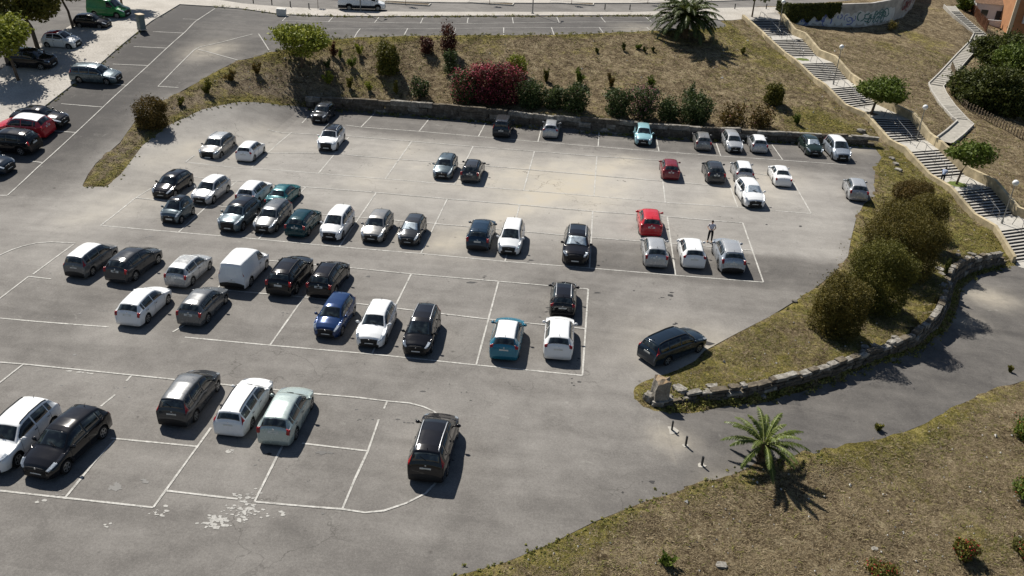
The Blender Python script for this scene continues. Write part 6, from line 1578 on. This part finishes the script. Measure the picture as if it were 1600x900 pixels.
park(116, 431.5, 'N', 'mpv', 'grey', 'grey people carrier with sunlit white-looking roof at the left end of the fourth row', roof='white', yaw=-3, sx=.93)  # sun on the grey roof painted in as a white panel
park(180, 439.5, 'N', 'hatch', 'dgrey', 'dark grey hatchback beside the pale-roofed people carrier', yaw=-6, sx=1.05)
park(273, 447, 'N', 'hatch', 'silver', 'pearl white hatchback with dark glass sunroof', roof='white', sunroof=True, yaw=-3, sx=.96)
park(362, 449.5, 'N', 'van', 'white', 'white panel van without rear windows in the fourth row', yaw=-2, sx=1.0)
park(434, 461.5, 'N', 'suv', 'black', 'black crossover seen from behind beside the white panel van', yaw=-2, sx=1.02, rails='black')
park(497, 464, 'N', 'hatch', 'black', 'black hatchback with dark roof rails behind the blue hatchback', yaw=-2, rails='black', sx=1.05)
park(199, 507.5, 'N', 'hatch', 'white', 'white hatchback with red tail lights in front of the dark grey hatchback at left', yaw=-2, sx=.99)
park(294, 507.5, 'N', 'hatch', 'grey', 'metallic grey coupe-like hatchback right of the white hatchback at left', yaw=-2, sx=1.0)
park(508, 526, 'S', 'supermini', 'blue', 'deep blue hatchback facing the camera', yaw=-1, sx=.98)
park(576, 541, 'S', 'hatch', 'white', 'white hatchback facing the camera right of the deep blue one', yaw=1, sx=1.0)
park(649, 553.5, 'S', 'mpv', 'black', 'black people carrier with silver roof rails facing the camera in the centre', yaw=1, rails=True, sx=.96)
park(786, 561.5, 'N', 'supermini', 'cyan', 'petrol blue hatchback with white roof', roof='white', yaw=0, sx=1.02)
park(871, 561, 'N', 'supermini', 'white', 'white hatchback seen from behind, immediately right of the petrol blue car', yaw=1.5, sx=1.03)
park(878, 494.5, 'N', 'supermini', 'black', 'black hatchback with silver roof rails directly beyond a white hatchback', rails=True, yaw=1.5, sx=.98)
park2((1011, 567), (1087, 537), 'wagon', 'navy', 'dark navy estate car parked askew by the tip of the grass island', z=0.02, fit=False, sx=.96, rails='black')
park2((77, 652), (-17, 744), 'suv', 'white', 'white estate cut off by the left edge of the photo', z=.02, fit=False, sx=1.0, rails='black')
park(56, 746, 'S', 'hatch', 'black', 'glossy black hatchback facing the camera beside the white estate at the left edge', yaw=-6, sx=1.07)
park(269, 664.5, 'N', 'mpv', 'dgrey', 'dark grey estate seen from behind in the nearest row', yaw=0, sx=.97, roof='grey')
park(356, 680, 'N', 'wagon', 'white', 'white estate with roof rails seen from behind in the nearest row', yaw=0, sx=.94, rails='black')
park(427, 694, 'N', 'hatch', 'lgreen', 'pale silver-green hatchback seen from behind in the nearest row', yaw=1, sx=1.02)
park(664, 752, 'N', 'mpv', 'black', 'large black people carrier with bright silver roof rails in the curved corner bay', yaw=0, sx=1.04, rails=True)
G1 = 'cars parked along the left road'
park2((116, 124), (189, 129), 'wagon', 'slate', 'slate blue estate with roof bars on the left road', rails=True, group=G1)
park2((26, 191), (106, 198), 'sedan', 'black', 'black saloon nose-right behind the red car on the left road', group=G1)
park2((83, 213), (2, 207), 'hatch', 'red', 'red hatchback with white roof on the left road', roof='white', group=G1)
park2((62, 238), (-20, 231), 'suv', 'black', 'black crossover cut by the left edge just in front of the red car', group=G1)
park2((-60, 262), (20, 271), 'hatch', 'navy', 'black car of which only one end shows at the left edge', group=G1)
G2 = 'vehicles parked between the street trees at the upper left'
park2((18, 102), (88, 107), 'suv', 'black', 'dark crossover in the shade of the large street tree', group=G2)
park2((72, 71), (126, 75), 'fiat', 'white', 'small white city car with folded red soft top', soft=True, group=G2)
park2((120, 41), (173, 44), 'hatch', 'black', 'black hatchback between the street trees below the green van', group=G2)
park2((143, 24), (202, 28), 'van', 'green', 'bright green van cut by the top edge at the upper left', group=G2)
park2((527, 14.5), (604, 16.5), 'bigvan', 'white', 'white long delivery van with grey side skirts on the upper street', z=ZTOP + .01, fit=True, group='vehicles on the upper street')
park2((1295, -3), (1335, -3), 'sedan', 'black', 'dark car on the street just at the top edge above the curved wall', z=ZTOP + .01, fit=False, group='vehicles on the upper street')
# straps / lettering-free marks on the delivery van are left plain

# ------------------------------------------------------------------ people
def skin_mesh(name, verts, edges, radii, mat, parent, root=0, sub=1):
    me = bpy.data.meshes.new(name); me.from_pydata(verts, edges, []); o = bpy.data.objects.new(name, me); COL.objects.link(o)
    md = o.modifiers.new('Skin', 'SKIN')
    if not me.skin_vertices: me.attributes
    sv = me.skin_vertices[0].data if me.skin_vertices else None
    if sv is None: return o
    for i, r in enumerate(radii): sv[i].radius = (r, r) if not isinstance(r, tuple) else r
    sv[root].use_root = True; md.use_smooth_shade = True
    s = o.modifiers.new('Sub', 'SUBSURF'); s.levels = sub; s.render_levels = sub
    dg = bpy.context.evaluated_depsgraph_get(); ev = o.evaluated_get(dg); m2 = bpy.data.meshes.new_from_object(ev)
    bpy.data.objects.remove(o); o2 = link(name, m2, parent); m2.materials.clear(); m2.materials.append(mat); return o2
M_skin = simple('skin', (.42, .25, .17), .6, .3, var=.05); M_hair = simple('dark_hair', (.015, .012, .010), .7, .3, var=.2)
M_shirt = simple('pale_tshirt', (.55, .56, .62), .9, .2, var=.08, scale=8); M_trs = simple('black_trousers', (.016, .016, .018), .9, .2, var=.2)
M_shoe = simple('tan_shoes', (.35, .27, .16), .8, .3, var=.1); M_bshirt = simple('light_blue_shirt', (.42, .50, .66), .9, .2, var=.08, scale=8)
def person(P, rz, label, shirt, J, hair=True, prop=None, sc=1.0):
    root = empty('person', tuple(P), rz, label, 'person'); root.scale = (sc, sc, sc)
    N_ = list(J.keys()); id_ = {k: i for i, k in enumerate(N_)}; V = [J[k][0] for k in N_]; Rr = [J[k][1] for k in N_]
    E = [('pelvis', 'waist'), ('waist', 'chest'), ('chest', 'neck'), ('neck', 'head0'), ('head0', 'head1'), ('chest', 'shL'), ('shL', 'elL'), ('elL', 'wrL'), ('wrL', 'hdL'), ('chest', 'shR'), ('shR', 'elR'), ('elR', 'wrR'), ('wrR', 'hdR'), ('pelvis', 'hipL'), ('hipL', 'knL'), ('knL', 'anL'), ('anL', 'toL'), ('pelvis', 'hipR'), ('hipR', 'knR'), ('knR', 'anR'), ('anR', 'toR')]
    Ei = [(id_[a], id_[b]) for a, b in E]
    # fingers
    for s in ('L', 'R'):
        w, h = Vector(J['wr' + s][0]), Vector(J['hd' + s][0]); d = (h - w).normalized(); side = d.cross(Vector((0, 0, 1))); side = side.normalized() if side.length > .1 else Vector((0, 1, 0)); dn = Vector((0, 0, -1)) if abs(d.z) < .8 else Vector((.6, 0, -.3))
        hi = id_['hd' + s]
        for q, (o_, l_) in enumerate([(-.027, .058), (-.009, .07), (.009, .066), (.027, .052)]):
            V += [tuple(h + side * o_ + d * .025), tuple(h + side * o_ * 1.1 + d * (.025 + l_ * .55) + dn * .012), tuple(h + side * o_ * 1.1 + d * (.025 + l_ * .8) + dn * .04)]; Rr += [.0095, .009, .007]; b = len(V); Ei += [(hi, b - 3), (b - 3, b - 2), (b - 2, b - 1)]
        sg = 1 if s == 'R' else -1
        V += [tuple(w + (h - w) * .5 + side * sg * .04), tuple(h + side * sg * .055 + d * .01 + dn * .02)]; Rr += [.011, .009]; b = len(V); Ei += [(id_['wr' + s], b - 2), (b - 2, b - 1)]
    thin = {'pelvis': .74, 'waist': .72, 'chest': .72, 'shL': .8, 'shR': .8, 'hipL': .82, 'hipR': .82, 'knL': .9, 'knR': .9}
    for k_, f_ in thin.items(): q = Rr[id_[k_]]; Rr[id_[k_]] = (q[0] * f_, q[1] * f_) if isinstance(q, tuple) else q * f_
    skin_mesh('body', V, Ei, Rr, M_skin, root, id_['pelvis'])
    def cloth(nm, keys, edges, grow, mat, cut=None, rt=0):
        ks = list(keys); vv = [J[k][0] for k in ks]; rr = [(J[k][1][0] + grow, J[k][1][1] + grow) if isinstance(J[k][1], tuple) else J[k][1] + grow + (.035 if k == 'neck' else 0) for k in ks]
        if cut:
            for k, (a, t) in cut.items():
                i = ks.index(k); A = Vector(J[a][0]); B_ = Vector(J[k][0]); vv[i] = tuple(A + (B_ - A) * t)
        return skin_mesh(nm, vv, [(ks.index(a), ks.index(b)) for a, b in edges], rr, mat, root, rt)
    cloth('shirt', ['waist', 'pelvis', 'chest', 'neck', 'shL', 'elL', 'shR', 'elR'], [('pelvis', 'waist'), ('waist', 'chest'), ('chest', 'neck'), ('chest', 'shL'), ('shL', 'elL'), ('chest', 'shR'), ('shR', 'elR')], .012, shirt, {'elL': ('shL', .75), 'elR': ('shR', .75), 'neck': ('chest', .8)})
    cloth('trousers', ['pelvis', 'waist', 'hipL', 'knL', 'anL', 'hipR', 'knR', 'anR'], [('pelvis', 'waist'), ('pelvis', 'hipL'), ('hipL', 'knL'), ('knL', 'anL'), ('pelvis', 'hipR'), ('hipR', 'knR'), ('knR', 'anR')], .016, M_trs, {'waist': ('pelvis', .6)})
    for s in 'LR':
        a, t = Vector(J['an' + s][0]), Vector(J['to' + s][0]); d = (t - a); mb = MB(); mb.tube([tuple(a - d * .35 + Vector((0, 0, -.035))), tuple(a + d * .3 + Vector((0, 0, -.03))), tuple(t + Vector((0, 0, .0)))], [.048, .052, .035], 8); mb.build('shoe', [M_shoe], root, True)
    h0, h1 = Vector(J['head0'][0]), Vector(J['head1'][0]); up = (h1 - h0).normalized(); f = Vector(J['_f']) if False else Vector((1, 0, 0)); c = (h0 + h1) / 2
    mb = MB(); mb.ball(tuple(c - f * .032 + up * .035), .100, 12, 9, 0, (1, .88, 1.0)); mb.build('hair', [M_hair], root, True)
    mb = MB(); mb.ball(tuple(c + f * .098 - up * .01), .016, 6, 5, 0, (1.3, .8, 1.3)); mb.build('nose', [M_skin], root, True)
    for s in (1, -1):
        mb = MB(); mb.ball(tuple(c + f * .088 + Vector((0, s * .034, 0)) + up * .015), .011, 6, 5); mb.build('eye', [M_hair], root, True)
        mb = MB(); mb.ball(tuple(c + Vector((0, s * .086, 0)) - up * .005), .026, 6, 5, 0, (.7, .4, 1.1)); mb.build('ear', [M_skin], root, True)
    mb = MB(); mb.box(tuple(c + f * .092 - up * .05), (.012, .045, .009)); mb.build('mouth', [simple('lips', (.30, .12, .10), .6)], root)
    return root
J1 = dict(pelvis=((0, 0, .95), (.14, .12)), waist=((.0, 0, 1.10), (.135, .11)), chest=((.0, 0, 1.32), (.17, .125)), neck=((.01, 0, 1.50), .055), head0=((.03, 0, 1.58), .078), head1=((.045, 0, 1.70), .085),
          shL=((0, .19, 1.42), .058), elL=((-.03, .29, 1.16), .046), wrL=((.20, .16, 1.10), .032), hdL=((.28, .10, 1.12), .036), shR=((0, -.19, 1.42), .058), elR=((-.04, -.30, 1.17), .046), wrR=((.19, -.20, 1.08), .032), hdR=((.27, -.14, 1.12), .036),
          hipL=((0, .10, .90), .095), knL=((.02, .12, .50), .066), anL=((-.01, .13, .09), .045), toL=((.16, .15, .035), .036), hipR=((0, -.10, .90), .095), knR=((.02, -.13, .50), .066), anR=((0, -.15, .09), .045), toR=((.17, -.18, .035), .036))
P = at(1108.5, 378, .02)
person(P, R(-92), 'standing person in pale T-shirt and black trousers holding a small device in both hands', M_shirt, J1)
mb = MB(); c = Matrix.Rotation(R(-92), 4, 'Z') @ Vector((.36, -.02, 1.13)); mb.box((P[0] + c.x, P[1] + c.y, P[2] + c.z), (.17, .10, .045), R(-92)); mb.box((P[0] + c.x, P[1] + c.y, P[2] + c.z + .03), (.13, .06, .02), R(-92)); tag(mb.build('handheld_remote', [M_dark]), 'small dark remote controller held in the standing person’s hands', 'controller')
J2 = dict(pelvis=((0, 0, .90), (.14, .12)), waist=((.06, 0, 1.04), (.14, .12)), chest=((.20, 0, 1.22), (.17, .13)), neck=((.34, 0, 1.34), .055), head0=((.40, 0, 1.38), .078), head1=((.47, 0, 1.47), .085),
          shL=((.24, .19, 1.30), .058), elL=((.20, .27, 1.04), .046), wrL=((.36, .22, .86), .032), hdL=((.42, .20, .80), .036), shR=((.24, -.19, 1.30), .058), elR=((.26, -.25, 1.04), .046), wrR=((.44, -.18, .92), .032), hdR=((.51, -.16, .88), .036),
          hipL=((0, .10, .86), .095), knL=((.10, .11, .48), .066), anL=((-.05, .12, .10), .045), toL=((.12, .12, .035), .036), hipR=((0, -.10, .86), .095), knR=((-.02, -.12, .47), .066), anR=((-.20, -.13, .09), .045), toR=((-.03, -.13, .035), .036))
P = at(1470.5, 287, st_zs[5][1])
person(P, R(60), 'person in light blue shirt and dark trousers bending forward on the stairs', M_bshirt, J2, sc=.98)
# ------------------------------------------------------------------ daylight
AZ, EL = R(128.0), R(49.0)
w = bpy.data.worlds.new('World'); scene.world = w; w.use_nodes = True
nt = w.node_tree; sky = nt.nodes.new('ShaderNodeTexSky'); sky.sky_type = 'NISHITA'; sky.sun_disc = False
sky.sun_elevation = EL; sky.sun_rotation = R(90) - AZ; sky.air_density = 1.0; sky.dust_density = .6; sky.altitude = 80
nt.links.new(sky.outputs[0], nt.nodes['Background'].inputs[0]); nt.nodes['Background'].inputs[1].default_value = .05
sd_ = bpy.data.lights.new('sun', 'SUN'); sd_.energy = 5.0; sd_.angle = R(.53); sd_.color = (1.0, .95, .87)
so = bpy.data.objects.new('sun', sd_); COL.objects.link(so)
dv = Vector((math.cos(AZ) * math.cos(EL), math.sin(AZ) * math.cos(EL), math.sin(EL)))
so.rotation_euler = dv.to_track_quat('Z', 'Y').to_euler(); so.location = (-60, 120, 90)
scene.render.engine = 'CYCLES'
vs = scene.view_settings; vs.view_transform = 'Standard'; vs.look = 'None'; vs.exposure = 0.42; vs.gamma = 1.0; vs.use_curve_mapping = False
scene.render.resolution_x = 1600; scene.render.resolution_y = 900
